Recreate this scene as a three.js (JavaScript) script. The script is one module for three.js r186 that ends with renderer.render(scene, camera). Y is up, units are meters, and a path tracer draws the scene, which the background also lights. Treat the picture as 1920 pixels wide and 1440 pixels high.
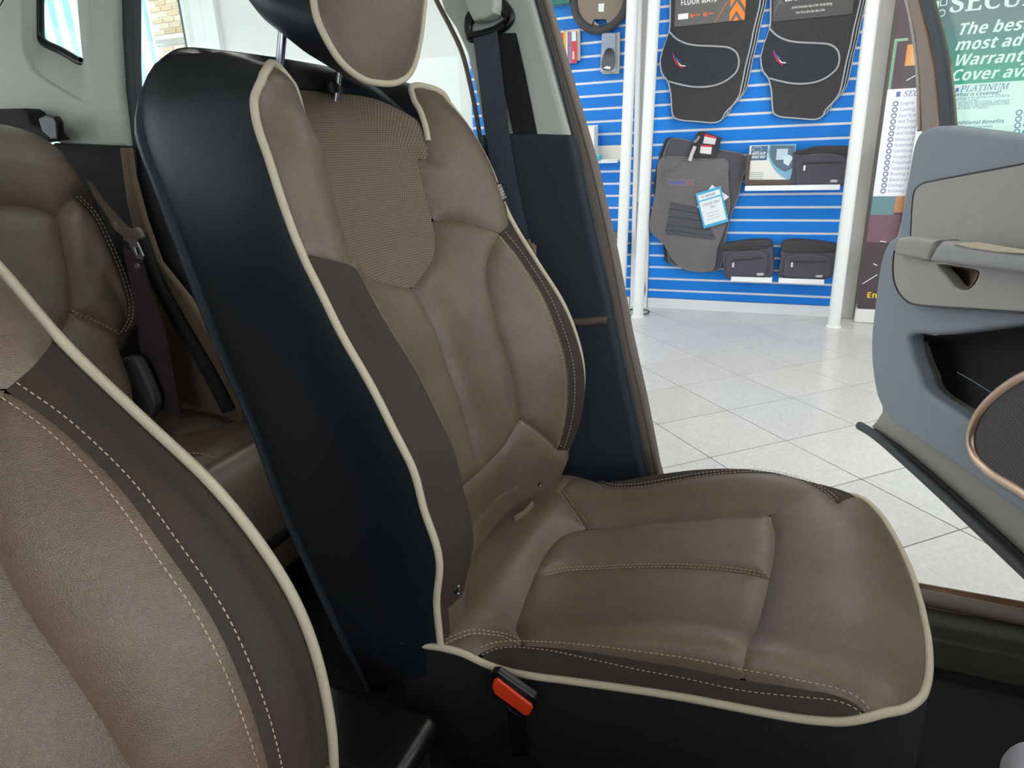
import * as THREE from 'three';
import { mergeGeometries } from 'three/addons/utils/BufferGeometryUtils.js';
import { RoundedBoxGeometry } from 'three/addons/geometries/RoundedBoxGeometry.js';
import { RectAreaLightUniformsLib } from 'three/addons/lights/RectAreaLightUniformsLib.js';

// ---------- camera, sky, lights, exposure ----------
const scene = new THREE.Scene();
const V = (x, y, z) => new THREE.Vector3(x, y, z);
const RAD = Math.PI / 180, F = 1251.3, PITCH = 19.29 * RAD, YAW = 23.2 * RAD, ROLL = -2.16 * RAD;
const EYE = V(0, 1.28, 0);
const fwd0 = V(-Math.sin(YAW), 0, -Math.cos(YAW)), rt0 = V(Math.cos(YAW), 0, -Math.sin(YAW));
const FW = fwd0.clone().multiplyScalar(Math.cos(PITCH)).add(V(0, -Math.sin(PITCH), 0));
const up0 = fwd0.clone().multiplyScalar(Math.sin(PITCH)).add(V(0, Math.cos(PITCH), 0));
const RT = rt0.clone().multiplyScalar(Math.cos(ROLL)).addScaledVector(up0, Math.sin(ROLL));
const UP = up0.clone().multiplyScalar(Math.cos(ROLL)).addScaledVector(rt0, -Math.sin(ROLL));
const camera = new THREE.PerspectiveCamera(2 * Math.atan(720 / F) / RAD, 4 / 3, 0.02, 60);
camera.position.copy(EYE); camera.up.copy(UP); camera.lookAt(EYE.clone().add(FW));
scene.add(camera);

scene.background = new THREE.Color(0.86, 0.94, 1.0);
scene.backgroundIntensity = 3.3;
const renderer = new THREE.WebGLRenderer();
renderer.toneMapping = THREE.LinearToneMapping;
renderer.toneMappingExposure = 1.0;
renderer.shadowMap.enabled = true;
RectAreaLightUniformsLib.init();
const CEIL = 3.3;
const ADDED_LAMP = { color: 0xfff9f0, power: 4.6 };                          // added ceiling panels, out of view, to brighten the showroom

// ---------- helpers ----------
const ray = (x, y) => FW.clone().addScaledVector(RT, (x - 960) / F).addScaledVector(UP, -(y - 720) / F);
const atZ = (x, y, z) => { const d = ray(x, y); return EYE.clone().addScaledVector(d, (z - EYE.z) / d.z); };
const atY = (x, y, h) => { const d = ray(x, y); return EYE.clone().addScaledVector(d, (h - EYE.y) / d.y); };
const atX = (x, y, X) => { const d = ray(x, y); return EYE.clone().addScaledVector(d, (X - EYE.x) / d.x); };
const seen = new Map();
const numbered = (n) => { const k = seen.get(n) || 0; seen.set(n, k + 1); return k ? n + '_' + String(k).padStart(3, '0') : n; };
function tag(o, label, category, group) { o.userData.label = label; o.userData.category = category; if (group) o.userData.group = group; return o; }
function thing(name, label, category, group) { const o = new THREE.Group(); o.name = numbered(name); scene.add(o); return tag(o, label, category, group); }
function mesh(name, geo, mat, parent) {
  const m = new THREE.Mesh(Array.isArray(geo) ? merge(geo) : geo, mat);
  m.castShadow = m.receiveShadow = true;
  m.name = parent ? name : numbered(name); (parent || scene).add(m); return m;
}
function sub(name, parent) { const g = new THREE.Group(); g.name = name; parent.add(g); return g; }
function struct(name, geo, mat, parent) { const m = mesh(name, geo, mat, parent); if (!parent) m.userData.kind = 'structure'; return m; }
function settle(g) {                                                    // put a thing's origin at its base, children stay where they are
  g.updateMatrixWorld(true);
  const b = new THREE.Box3().setFromObject(g), p = V((b.min.x + b.max.x) / 2, b.min.y, (b.min.z + b.max.z) / 2);
  if (g.isMesh) { g.geometry.translate(-p.x, -p.y, -p.z); g.position.add(p); return g; }
  for (const c of g.children) c.position.sub(p);
  g.position.add(p); return g;
}
function merge(list) {
  return mergeGeometries(list.map((g) => { let q = g.index ? g.toNonIndexed() : g; q = q === g ? g.clone() : q; for (const k of Object.keys(q.attributes)) if (!['position', 'normal', 'uv'].includes(k)) q.deleteAttribute(k); return q; }));
}
function box(x0, x1, y0, y1, z0, z1, r = 0) {
  const w = Math.abs(x1 - x0), h = Math.abs(y1 - y0), d = Math.abs(z1 - z0);
  const g = r ? new RoundedBoxGeometry(w, h, d, 2, Math.min(r, w / 2.01, h / 2.01, d / 2.01)) : new THREE.BoxGeometry(w, h, d);
  return g.translate((x0 + x1) / 2, (y0 + y1) / 2, (z0 + z1) / 2);
}
// smooth open/closed run of 2-D points
function cr(pts, n = 60, closed = false) {
  const c = new THREE.CatmullRomCurve3(pts.map((p) => V(p[0], p[1], p[2] || 0)), closed, 'centripetal');
  const out = []; for (let i = 0; i <= n - (closed ? 1 : 0); i++) { const p = c.getPoint(i / n); out.push(pts[0].length > 2 ? [p.x, p.y, p.z] : [p.x, p.y]); } return out;
}
const crv = (pts) => new THREE.CatmullRomCurve3(pts.map((p) => p.isVector3 ? p : V(...p)), false, 'centripetal');
const tube = (pts, r, seg = 80, closed = false, rad = 8) => new THREE.TubeGeometry(new THREE.CatmullRomCurve3(pts.map((p) => p.isVector3 ? p : V(...p)), closed, 'centripetal'), seg, r, rad, closed);
const shape = (pts, holes = []) => { const s = new THREE.Shape(pts.map((p) => new THREE.Vector2(p[0], p[1]))); for (const h of holes) s.holes.push(new THREE.Path(h.map((p) => new THREE.Vector2(p[0], p[1])))); return s; };
// a plate whose outline lies in a frame (origin, axis u, axis v); thickness goes against the frame's normal u x v
function plate(pts, depth, { o = V(0, 0, 0), u = V(1, 0, 0), v = V(0, 1, 0), bevel = 0.003, seg = 2, holes = [] } = {}) {
  const b = Math.min(bevel, depth / 2.2);
  const g = new THREE.ExtrudeGeometry(shape(pts, holes), { depth: depth - 2 * b, bevelEnabled: b > 0, bevelThickness: b, bevelSize: b, bevelOffset: -b, bevelSegments: seg, curveSegments: 6 });
  g.translate(0, 0, b - depth);
  const n = u.clone().cross(v).normalize();
  return g.applyMatrix4(new THREE.Matrix4().makeBasis(u, v, n).setPosition(o));
}
const pxZ = (pts, z) => pts.map(([x, y]) => { const p = atZ(x, y, z); return [p.x, p.y]; });
const plateZ = (pts, z, depth, opt = {}) => plate(pxZ(pts, z), depth, { ...opt, o: V(0, 0, z) });
function hermite(xs, ys, x) {                                            // smooth 1-D interpolation
  const n = xs.length; if (x <= xs[0]) return ys[0]; if (x >= xs[n - 1]) return ys[n - 1];
  let i = 0; while (x > xs[i + 1]) i++;
  const m = (k) => k <= 0 ? (ys[1] - ys[0]) / (xs[1] - xs[0]) : k >= n - 1 ? (ys[n - 1] - ys[n - 2]) / (xs[n - 1] - xs[n - 2]) : ((ys[k] - ys[k - 1]) / (xs[k] - xs[k - 1]) + (ys[k + 1] - ys[k]) / (xs[k + 1] - xs[k])) / 2;
  const h = xs[i + 1] - xs[i], t = (x - xs[i]) / h, a = t * t, b = a * t;
  return (2 * b - 3 * a + 1) * ys[i] + (b - 2 * a + t) * h * m(i) + (3 * a - 2 * b) * ys[i + 1] + (b - a) * h * m(i + 1);
}
const lin = (rows, x) => hermite(rows.map((r) => r[0]), rows.map((r) => r[1]), x);
function mulberry(a) { return () => { a |= 0; a = a + 0x6D2B79F5 | 0; let t = Math.imul(a ^ a >>> 15, 1 | a); t = t + Math.imul(t ^ t >>> 7, 61 | t) ^ t; return ((t ^ t >>> 14) >>> 0) / 4294967296; }; }
const rnd = mulberry(7);

// signed distance to a polygon, positive inside
function sdPoly(poly, x, y) {
  let d = 1e9, inside = false;
  for (let i = 0, j = poly.length - 1; i < poly.length; j = i++) {
    const ax = poly[j][0], ay = poly[j][1], ex = poly[i][0] - ax, ey = poly[i][1] - ay, wx = x - ax, wy = y - ay;
    const t = Math.max(0, Math.min(1, (wx * ex + wy * ey) / (ex * ex + ey * ey || 1e-12)));
    d = Math.min(d, (wx - ex * t) ** 2 + (wy - ey * t) ** 2);
    if ((poly[i][1] > y) !== (ay > y) && x < (ax - poly[i][0]) * (y - poly[i][1]) / (ay - poly[i][1]) + poly[i][0]) inside = !inside;
  }
  return (inside ? 1 : -1) * Math.sqrt(d);
}
// an upholstered panel: the region POLY of the surface S(a, b), padded, its edges drawn in at the seams
function panel(S, ref, poly, { step = 0.005, puff = 0.007, sig = 0.011, sink = 0.002 } = {}) {
  let a0 = 1e9, a1 = -1e9, b0 = 1e9, b1 = -1e9;
  for (const [a, b] of poly) { a0 = Math.min(a0, a); a1 = Math.max(a1, a); b0 = Math.min(b0, b); b1 = Math.max(b1, b); }
  a0 -= step; b0 -= step; const na = Math.ceil((a1 - a0) / step) + 2, nb = Math.ceil((b1 - b0) / step) + 2;
  const sd = new Float32Array((na + 1) * (nb + 1));
  for (let j = 0; j <= nb; j++) for (let i = 0; i <= na; i++) sd[j * (na + 1) + i] = sdPoly(poly, a0 + i * step, b0 + j * step);
  const pos = [], uv = [], idx = [], cache = new Map(), e = 1e-3;
  const place = (a, b, d) => {
    const p = S(a, b), n = S(a + e, b).sub(S(a - e, b)).cross(S(a, b + e).sub(S(a, b - e))).normalize();
    if (n.dot(ref) < 0) n.negate();
    p.addScaledVector(n, puff * (1 - Math.exp(-Math.max(0, d) / sig)) - sink);
    pos.push(p.x, p.y, p.z); uv.push(a, b); return pos.length / 3 - 1;
  };
  const vert = (k) => { if (!cache.has(k)) { const i = k % (na + 1), j = (k - i) / (na + 1); cache.set(k, place(a0 + i * step, b0 + j * step, sd[k])); } return cache.get(k); };
  const cut = (k, l) => {
    const key = k < l ? k + '_' + l : l + '_' + k;
    if (!cache.has(key)) { const t = sd[k] / (sd[k] - sd[l]), i = k % (na + 1), j = (k - i) / (na + 1), p = l % (na + 1), q = (l - p) / (na + 1); cache.set(key, place(a0 + (i + (p - i) * t) * step, b0 + (j + (q - j) * t) * step, 0)); }
    return cache.get(key);
  };
  const tri = (k, l, m) => {
    const r = [k, l, m], out = [];
    for (let s = 0; s < 3; s++) { const p = r[s], q = r[(s + 1) % 3]; if (sd[p] >= 0) out.push(vert(p)); if ((sd[p] >= 0) !== (sd[q] >= 0)) out.push(cut(p, q)); }
    for (let s = 2; s < out.length; s++) idx.push(out[0], out[s - 1], out[s]);
  };
  for (let j = 0; j < nb; j++) for (let i = 0; i < na; i++) {
    const k = j * (na + 1) + i, l = k + na + 1;
    if (sd[k] < 0 && sd[k + 1] < 0 && sd[l] < 0 && sd[l + 1] < 0) continue;
    tri(k, k + 1, l + 1); tri(k, l + 1, l);
  }
  const A = (k) => V(pos[3 * k], pos[3 * k + 1], pos[3 * k + 2]);
  const s = Math.floor(idx.length / 6) * 3, nn = A(idx[s + 1]).sub(A(idx[s])).cross(A(idx[s + 2]).sub(A(idx[s])));
  if (nn.dot(ref) < 0) for (let i = 0; i < idx.length; i += 3) { const t = idx[i + 1]; idx[i + 1] = idx[i + 2]; idx[i + 2] = t; }
  const g = new THREE.BufferGeometry();
  g.setAttribute('position', new THREE.Float32BufferAttribute(pos, 3)); g.setAttribute('uv', new THREE.Float32BufferAttribute(uv, 2)); g.setIndex(idx); g.computeVertexNormals();
  return g;
}
// a skin over rows of points (every row the same count)
function skin(rows, { closeU = false, capEnds = false } = {}) {
  const n = rows[0].length, pos = [], uv = [], idx = [];
  let L = 0;
  rows.forEach((r, j) => { let l = 0; if (j) L += r[n >> 1].distanceTo(rows[j - 1][n >> 1]); r.forEach((p, i) => { if (i) l += p.distanceTo(r[i - 1]); pos.push(p.x, p.y, p.z); uv.push(l, L); }); });
  for (let j = 0; j + 1 < rows.length; j++) for (let i = 0; i + 1 < n + (closeU ? 1 : 0); i++) { const a = j * n + i, b = j * n + (i + 1) % n, c = a + n, d = b + n; idx.push(a, b, d, a, d, c); }
  if (capEnds) for (const j of [0, rows.length - 1]) { const c = rows[j].reduce((s, p) => s.add(p), V(0, 0, 0)).multiplyScalar(1 / n); const k = pos.length / 3; pos.push(c.x, c.y, c.z); uv.push(0, 0); for (let i = 0; i < n; i++) idx.push(j * n + i, j * n + (i + 1) % n, k); }
  const g = new THREE.BufferGeometry();
  g.setAttribute('position', new THREE.Float32BufferAttribute(pos, 3)); g.setAttribute('uv', new THREE.Float32BufferAttribute(uv, 2)); g.setIndex(idx); g.computeVertexNormals(); return g;
}
function resample(pts, n) {                                               // even steps along a run of Vector3
  const l = [0]; for (let i = 1; i < pts.length; i++) l.push(l[i - 1] + pts[i].distanceTo(pts[i - 1]));
  const out = []; let k = 0;
  for (let i = 0; i < n; i++) { const s = l[l.length - 1] * i / (n - 1); while (k < pts.length - 2 && l[k + 1] < s) k++; const t = (s - l[k]) / (l[k + 1] - l[k] || 1); out.push(pts[k].clone().lerp(pts[k + 1], Math.min(1, t))); }
  return out;
}
// flat strap through 3-D points, width vector at each point
function strap(pts, widths, th = 0.0015) {
  const n = pts.length, c = pts.map((p) => p.isVector3 ? p : V(...p)), rows = [];
  for (let i = 0; i < n; i++) {
    const w = widths[i] || widths[0], t = c[Math.min(n - 1, i + 1)].clone().sub(c[Math.max(0, i - 1)]), m = t.cross(w).normalize().multiplyScalar(th), h = w.clone().multiplyScalar(0.5);
    rows.push([c[i].clone().add(h).add(m), c[i].clone().sub(h).add(m), c[i].clone().sub(h).sub(m), c[i].clone().add(h).sub(m)]);
  }
  return skin(rows, { closeU: true, capEnds: true });
}
// dashes of thread along a run of points on a surface, N the surface's outward direction
function stitches(pts, len = 0.0042, gap = 0.0026, r = 0.00055) {
  const c = crv(pts), L = c.getLength(), n = Math.floor(L / (len + gap)), g = [];
  for (let i = 0; i < n; i++) {
    const a = c.getPointAt(Math.min(1, i * (len + gap) / L)), b = c.getPointAt(Math.min(1, (i * (len + gap) + len) / L)), d = b.clone().sub(a);
    const k = new THREE.CapsuleGeometry(r, d.length() * 0.8, 1, 5); k.applyQuaternion(new THREE.Quaternion().setFromUnitVectors(V(0, 1, 0), d.normalize())); k.translate((a.x + b.x) / 2, (a.y + b.y) / 2, (a.z + b.z) / 2); g.push(k);
  }
  return merge(g);
}

// ---------- surface textures (grain and print only) ----------
function tex(n, f, size, srgb) {
  const d = new Uint8Array(n * n * 4);
  for (let y = 0; y < n; y++) for (let x = 0; x < n; x++) { const c = f(x / n, y / n), k = (y * n + x) * 4; const a = Array.isArray(c) ? c : [c, c, c]; for (let q = 0; q < 3; q++) d[k + q] = Math.max(0, Math.min(255, a[q] * 255)); d[k + 3] = 255; }
  const t = new THREE.DataTexture(d, n, n); t.wrapS = t.wrapT = THREE.RepeatWrapping; t.magFilter = THREE.LinearFilter; t.minFilter = THREE.LinearMipmapLinearFilter; t.generateMipmaps = true;
  t.repeat.set(1 / size, 1 / size); if (srgb) t.colorSpace = THREE.SRGBColorSpace; t.needsUpdate = true; return t;
}
function vnoise(cells, seed) {                                            // tileable value noise
  const r = mulberry(seed), g = Array.from({ length: cells * cells }, r);
  return (u, v) => { const x = u * cells, y = v * cells, i = Math.floor(x), j = Math.floor(y), s = (t) => t * t * (3 - 2 * t), a = s(x - i), b = s(y - j), q = (p, o) => g[((o % cells + cells) % cells) * cells + (p % cells + cells) % cells]; return (q(i, j) * (1 - a) + q(i + 1, j) * a) * (1 - b) + (q(i, j + 1) * (1 - a) + q(i + 1, j + 1) * a) * b; };
}
function worley(cells, seed) {                                            // tileable cell borders: 0 in the crease, 1 on the pebble
  const r = mulberry(seed), p = Array.from({ length: cells * cells }, () => [r(), r()]);
  return (u, v) => {
    const x = u * cells, y = v * cells, i = Math.floor(x), j = Math.floor(y); let d1 = 9, d2 = 9;
    for (let b = -1; b <= 1; b++) for (let a = -1; a <= 1; a++) { const c = p[((j + b + cells) % cells) * cells + (i + a + cells) % cells], e = Math.hypot(i + a + c[0] - x, j + b + c[1] - y); if (e < d1) { d2 = d1; d1 = e; } else if (e < d2) d2 = e; }
    return Math.min(1, (d2 - d1) * 2.2);
  };
}
const w1 = worley(40, 3), nA = vnoise(8, 5), nB = vnoise(32, 6), nC = vnoise(128, 8), nD = vnoise(4, 9);
const T = {
  leather: tex(512, (u, v) => 0.25 + 0.65 * w1(u, v) + 0.1 * nC(u, v), 0.075),
  grain: tex(512, (u, v) => 0.5 * nC(u, v) + 0.5 * nC(v, 1 - u), 0.06),
  fleck: tex(256, (u, v) => 0.6 + 0.4 * nC(u, v), 0.12),
  perf: tex(256, (u, v) => { const y = v * 16, r = Math.floor(y), x = u * 16 + (r % 2) * 0.5, d = Math.hypot(x - Math.floor(x) - 0.5, y - r - 0.5); return d < 0.3 ? 0.1 : 0.9; }, 0.058),
  perfC: tex(256, (u, v) => { const y = v * 16, r = Math.floor(y), x = u * 16 + (r % 2) * 0.5, d = Math.hypot(x - Math.floor(x) - 0.5, y - r - 0.5); const k = d < 0.28 ? 0.72 : 1; return [k, k, k]; }, 0.058, true),
  blotch: tex(512, (u, v) => { const k = 0.86 + 0.08 * nA(u, v) + 0.05 * nB(u, v) + 0.06 * (nC(u, v) - 0.5) + 0.04 * nD(u, v); return [k, k * 0.997, k * 0.99]; }, 0.5, true),
  weave: tex(256, (u, v) => { const a = Math.sin(u * 64 * 6.2832) * 0.5 + 0.5, b = Math.sin(v * 64 * 6.2832) * 0.5 + 0.5; return (Math.floor(u * 64) + Math.floor(v * 64)) % 2 ? a : b; }, 0.06),
  carpet: tex(256, (u, v) => { const k = 0.55 + 0.45 * nC(u, v); return [k, k, k]; }, 0.15, true),
  tile: tex(512, (u, v) => { const k = 0.93 + 0.05 * nB(u, v) + 0.03 * nC(u, v); return [k, k, k * 0.995]; }, 0.9, true),
  brick: tex(256, (u, v) => { const k = 0.7 + 0.2 * nB(u, v) + 0.15 * nC(u, v); return [k, k * 0.97, k * 0.93]; }, 0.5, true),
  plaster: tex(256, (u, v) => { const k = 0.97 + 0.03 * nB(u, v); return [k, k, k]; }, 2, true),
  ribs: tex(256, (u) => 0.5 + 0.5 * Math.sin(u * 40 * 6.2832), 0.06),
};
const M = (color, o = {}) => new THREE.MeshStandardMaterial({ color, roughness: 0.6, ...o });
const P = (color, o = {}) => new THREE.MeshPhysicalMaterial({ color, roughness: 0.5, ...o });
const mat = {
  leather: P(0x6f5d4e, { roughness: 0.38, map: T.blotch, bumpMap: T.leather, bumpScale: 0.00045, specularIntensity: 1, clearcoat: 0.3, clearcoatRoughness: 0.4 }),
  insert: P(0x7f6f60, { roughness: 0.75, map: T.perfC, bumpMap: T.perf, bumpScale: 0.0003, specularIntensity: 0.4 }),
  suede: M(0x3a2f27, { roughness: 0.78, map: T.blotch, bumpMap: T.grain, bumpScale: 0.0003 }),
  vinyl: P(0x181c21, { roughness: 0.4, bumpMap: T.leather, bumpScale: 0.00018, specularIntensity: 0.75 }),
  shell: P(0x29313a, { roughness: 0.5, bumpMap: T.grain, bumpScale: 0.0004 }),
  sideCloth: M(0x101216, { roughness: 0.9, bumpMap: T.weave, bumpScale: 0.0005 }),
  piping: P(0xd6cab0, { roughness: 0.45, bumpMap: T.grain, bumpScale: 0.0002 }),
  thread: M(0xc2b59b, { roughness: 0.8 }),
  steel: M(0xc8ccd2, { roughness: 0.25, metalness: 1 }),
  black: P(0x0f1012, { roughness: 0.35 }),
  blackMatt: M(0x131416, { roughness: 0.85 }),
};
// ---------- the showroom ----------
const struC = { wall: M(0xe9e9e6, { map: T.plaster, roughness: 0.9 }), grey: M(0xbdbab4, { map: T.plaster, roughness: 0.8 }), ceil: M(0xf0f0ee, { roughness: 0.95 }), frame: P(0xeff1f0, { roughness: 0.35 }), skirt: M(0xe4e7e8, { roughness: 0.6 }) };
const ZW = -5.5, X0 = -9, X1 = 5.5, Z1 = 4.5;
struct('ceiling', box(X0 - 0.2, X1 + 0.2, CEIL, CEIL + 0.2, ZW - 0.3, Z1 + 0.2), struC.ceil);
const wx0 = -8.3, wx1 = atZ(352, 60, ZW).x;                                // rear window opening
struct('wall_back', [box(wx1, X1 + 0.2, -0.1, CEIL, ZW - 0.25, ZW), box(X0 - 0.2, wx0, -0.1, CEIL, ZW - 0.25, ZW), box(wx0, wx1, -0.1, 0.4, ZW - 0.25, ZW), box(wx0, wx1, 3.0, CEIL, ZW - 0.25, ZW)], struC.wall);
struct('wall_left', [box(X0 - 0.2, X0, -0.1, 0.5, ZW, Z1), box(X0 - 0.2, X0, 3.0, CEIL, ZW, Z1), box(X0 - 0.2, X0, 0.5, 3, ZW, -4.6), box(X0 - 0.2, X0, 0.5, 3, 4, Z1)], struC.wall);
struct('wall_right', [box(X1, X1 + 0.2, -0.1, 0.3, ZW, Z1), box(X1, X1 + 0.2, 3.15, CEIL, ZW, Z1), box(X1, X1 + 0.2, 0.3, 3.15, ZW, -2), box(X1, X1 + 0.2, 0.3, 3.15, 1.2, 1.4)], struC.wall);  // unseen opening added here to bring in more daylight from ahead
struct('wall_front', [box(X0 - 0.2, X1 + 0.2, -0.1, 0.3, Z1, Z1 + 0.2), box(X0 - 0.2, X1 + 0.2, 3.15, CEIL, Z1, Z1 + 0.2), box(X0 - 0.2, -6, 0.3, 3.15, Z1, Z1 + 0.2), box(-3.6, 0.4, 0.3, 3.15, Z1, Z1 + 0.2), box(X1 - 0.6, X1 + 0.2, 0.3, 3.15, Z1, Z1 + 0.2)], struC.wall);  // unseen openings, added and sized to steer daylight into the car
// tiled floor, laid on the slant
const floor = struct('floor', box(X0 - 0.2, X1 + 0.2, -0.12, -0.008, ZW - 0.2, Z1 + 0.2), M(0x8d8a83, { roughness: 0.85 }));
{
  const s = 0.3214 * 1.28, th = -0.3565, rot = (x, z) => [x * Math.cos(YAW) + z * Math.sin(YAW), -x * Math.sin(YAW) + z * Math.cos(YAW)];
  const o = rot(0.6994 * 1.28, -3.7629 * 1.28), a = rot(Math.cos(th) * s, Math.sin(th) * s), b = rot(-Math.sin(th) * s, Math.cos(th) * s);
  const g = new RoundedBoxGeometry(s - 0.0055, 0.008, s - 0.0055, 1, 0.002), ang = Math.atan2(-a[1], a[0]);
  const near = [], far = [], tm = [0xdad9d6, 0xd5d4d1, 0xdddcd9, 0xd8d8d7].map((c) => P(c, { roughness: 0.2, map: T.tile, specularIntensity: 0.6 }));
  for (let i = -26; i < 28; i++) for (let j = -20; j < 34; j++) {
    const x = o[0] + a[0] * (i + 0.5) + b[0] * (j + 0.5), z = o[1] + a[1] * (i + 0.5) + b[1] * (j + 0.5);
    if (x < X0 + 0.3 || x > X1 - 0.3 || z < ZW - 0.2 || z > Z1 - 0.3) continue;
    (x > -2.6 && x < 1.8 && z < -1.2 ? near : far).push([x, z]);
  }
  for (const [x, z] of near) { const t = mesh('tile', g, tm[Math.floor(rnd() * 4)], floor); t.position.set(x, -0.004, z); t.rotation.y = ang; }
  const rest = mesh('tile', far.map(([x, z]) => new THREE.BoxGeometry(s - 0.0055, 0.008, s - 0.0055).rotateY(ang).translate(x, -0.004, z)), tm[0], floor); rest.userData.kind = 'stuff';
}
// window in the back wall, yard behind it
{
  const w = sub('window_1', scene); w.userData.kind = 'structure';
  const p = (x) => atZ(x, 60, ZW).x, fx = [p(343), p(353), p(364), p(378), p(388)];
  mesh('window_frame', [box(fx[0], wx1 + 0.2, 0.35, 3.05, ZW - 0.1, ZW - 0.02, 0.01), box(wx0 - 0.05, fx[0], 0.35, 0.45, ZW - 0.1, ZW - 0.02, 0.01), box(wx0 - 0.05, fx[0], 2.95, 3.05, ZW - 0.1, ZW - 0.02, 0.01), box(wx0 - 0.05, wx0 + 0.05, 0.4, 3, ZW - 0.1, ZW - 0.02, 0.01)], struC.frame, w);
  mesh('window_bead', box(fx[0] - 0.035, fx[0], 0.45, 2.95, ZW - 0.085, ZW - 0.03, 0.004), M(0x5b6166), w);
  mesh('window_post', [box(p(366), p(388), 0.3, 3.08, ZW - 0.02, ZW + 0.03, 0.008), box(p(391), p(416), 0.3, 3.08, ZW - 0.02, ZW + 0.055, 0.008)], struC.frame, w);
  mesh('pane', box(wx0 + 0.05, fx[0] - 0.03, 0.45, 2.95, ZW - 0.064, ZW - 0.06), P(0xffffff, { roughness: 0, transmission: 1, thickness: 0 }), w);
}
{
  const yard = struct('ground', box(-16, 8, -0.3, -0.12, -14, ZW - 0.3), M(0x9a978f, { roughness: 0.95 })); yard.name = 'yard_ground';
  const zb = -8.2, xb = atZ(287, 60, zb).x;
  // brick wall: single bricks in lime mortar
  const bw = struct('brick_wall', box(xb + 0.01, xb + 3.2, -0.12, 4.6, zb - 0.25, zb - 0.012), M(0xd9d3c7, { roughness: 0.95 }));
  const bm = [0xdccbb0, 0xd8bf9d, 0xe2d6c0, 0xcdb597].map((c) => M(c, { roughness: 0.9, map: T.brick })), bg = [0, 1, 2].map(() => new RoundedBoxGeometry(0.212, 0.064, 0.03, 1, 0.005 + rnd() * 0.004));
  const lintel = atZ(310, 78, zb).y;
  for (let r = 0; r < 26; r++) for (let c = 0; c < 8; c++) {
    const y = 1.75 + r * 0.075, x = xb + 0.12 + c * 0.225 + (r % 2) * 0.112; if (Math.abs(y - lintel) < 0.07) continue;
    const b = mesh('brick', bg[Math.floor(rnd() * 3)], bm[Math.floor(rnd() * 4)], bw); b.position.set(x, y, zb - 0.017 + rnd() * 0.006);
  }
  mesh('lintel', box(xb + 0.02, xb + 1.6, lintel - 0.055, lintel + 0.03, zb - 0.03, zb + 0.012, 0.004), M(0xa39d95, { roughness: 0.9 }), bw);
  // ribbed cladding of the building next to it
  const cl = struct('cladding_wall', box(xb - 7, xb - 0.02, -0.12, 4.6, zb + 0.02, zb + 0.04), M(0x8cc6c2, { roughness: 0.5 })), rg = plate([[-0.075, 0], [-0.05, 0.045], [0.05, 0.045], [0.075, 0]], 4.7, { bevel: 0, u: V(1, 0, 0), v: V(0, 0, 1), o: V(0, 0, 0) });
  for (let i = 0; i < 21; i++) { const q = mesh('rib', rg, M(0xe2f6f2, { roughness: 0.45 }), cl); q.position.set(xb - 0.15 - i * 0.33, -0.1, zb + 0.04); }
}
// added unseen ceiling lamps: glowing panel, frame, and the light just below each
for (const [x, z, where] of [[-6.5, -3, 'nearest the yard window'], [-6.5, 1.5, 'in the rear corner away from the yard window'], [-3.2, -3.4, 'above the left slat panel'], [-3.2, 1.8, 'behind the rear of the car'], [0.2, -3.4, 'above the right slat panel'], [0.2, 2.2, 'on the driver side of the car'], [3.4, -3.2, 'above the posters by the open door'], [3.4, 1.5, 'ahead of the car by the shop front']]) {
  const l = thing('added_ceiling_lamp', 'added white panel lamp in the ceiling, ' + where, 'ceiling lamp', 'added ceiling panel lamps');
  mesh('frame', [box(x - 0.62, x + 0.62, CEIL - 0.05, CEIL - 0.001, z - 0.62, z - 0.6), box(x - 0.62, x + 0.62, CEIL - 0.05, CEIL - 0.001, z + 0.6, z + 0.62), box(x - 0.62, x - 0.6, CEIL - 0.05, CEIL - 0.001, z - 0.6, z + 0.6), box(x + 0.6, x + 0.62, CEIL - 0.05, CEIL - 0.001, z - 0.6, z + 0.6)], struC.frame, l);
  mesh('diffuser', box(x - 0.6, x + 0.6, CEIL - 0.035, CEIL - 0.03, z - 0.6, z + 0.6), M(0xffffff, { emissive: ADDED_LAMP.color, emissiveIntensity: 2 }), l);
  const a = new THREE.RectAreaLight(ADDED_LAMP.color, ADDED_LAMP.power, 1.2, 1.2); a.position.set(x, CEIL - 0.055, z); a.lookAt(x, 0, z); scene.add(a);
  settle(l);
}
// ---------- the front seats: height fields traced seam by seam ----------
const ZC = -0.915;
const wB = (y) => lin([[0.6, 0.262], [0.75, 0.268], [0.9, 0.274], [1.1, 0.27], [1.25, 0.26], [1.35, 0.247], [1.41, 0.235]], y);
const pipeNear = [[822, 1187], [817, 1127], [822, 1050], [813, 1010], [795, 960], [773, 880], [740, 813], [693, 720], [640, 628], [600, 547], [567, 480], [533, 393], [500, 293], [480, 233], [476, 190], [488, 150]];
const pipeFar = [[990, 960], [1020, 930], [1040, 900], [1050, 867], [1073, 810], [1088, 747], [1090, 693], [1080, 640], [1053, 570], [1003, 490], [953, 407], [913, 310], [880, 250], [840, 193]];
const side = (px, s) => px.map(([x, y]) => { let p = atZ(x, y, ZC + s * 0.27); for (let i = 0; i < 5; i++) p = atZ(x, y, ZC + s * wB(p.y)); return [p.y, p.x]; }).sort((a, b) => a[0] - b[0]);
const xNear = side(pipeNear, 1), xFar = side(pipeFar, -1);
const pipeX = (t, y) => { const k = (t + 1) / 2; return lin(xFar, y) * (1 - k) + lin(xNear, y) * k; };
const TK = [0, 0.3, 0.45, 0.62, 0.84, 0.93, 1];
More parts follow.
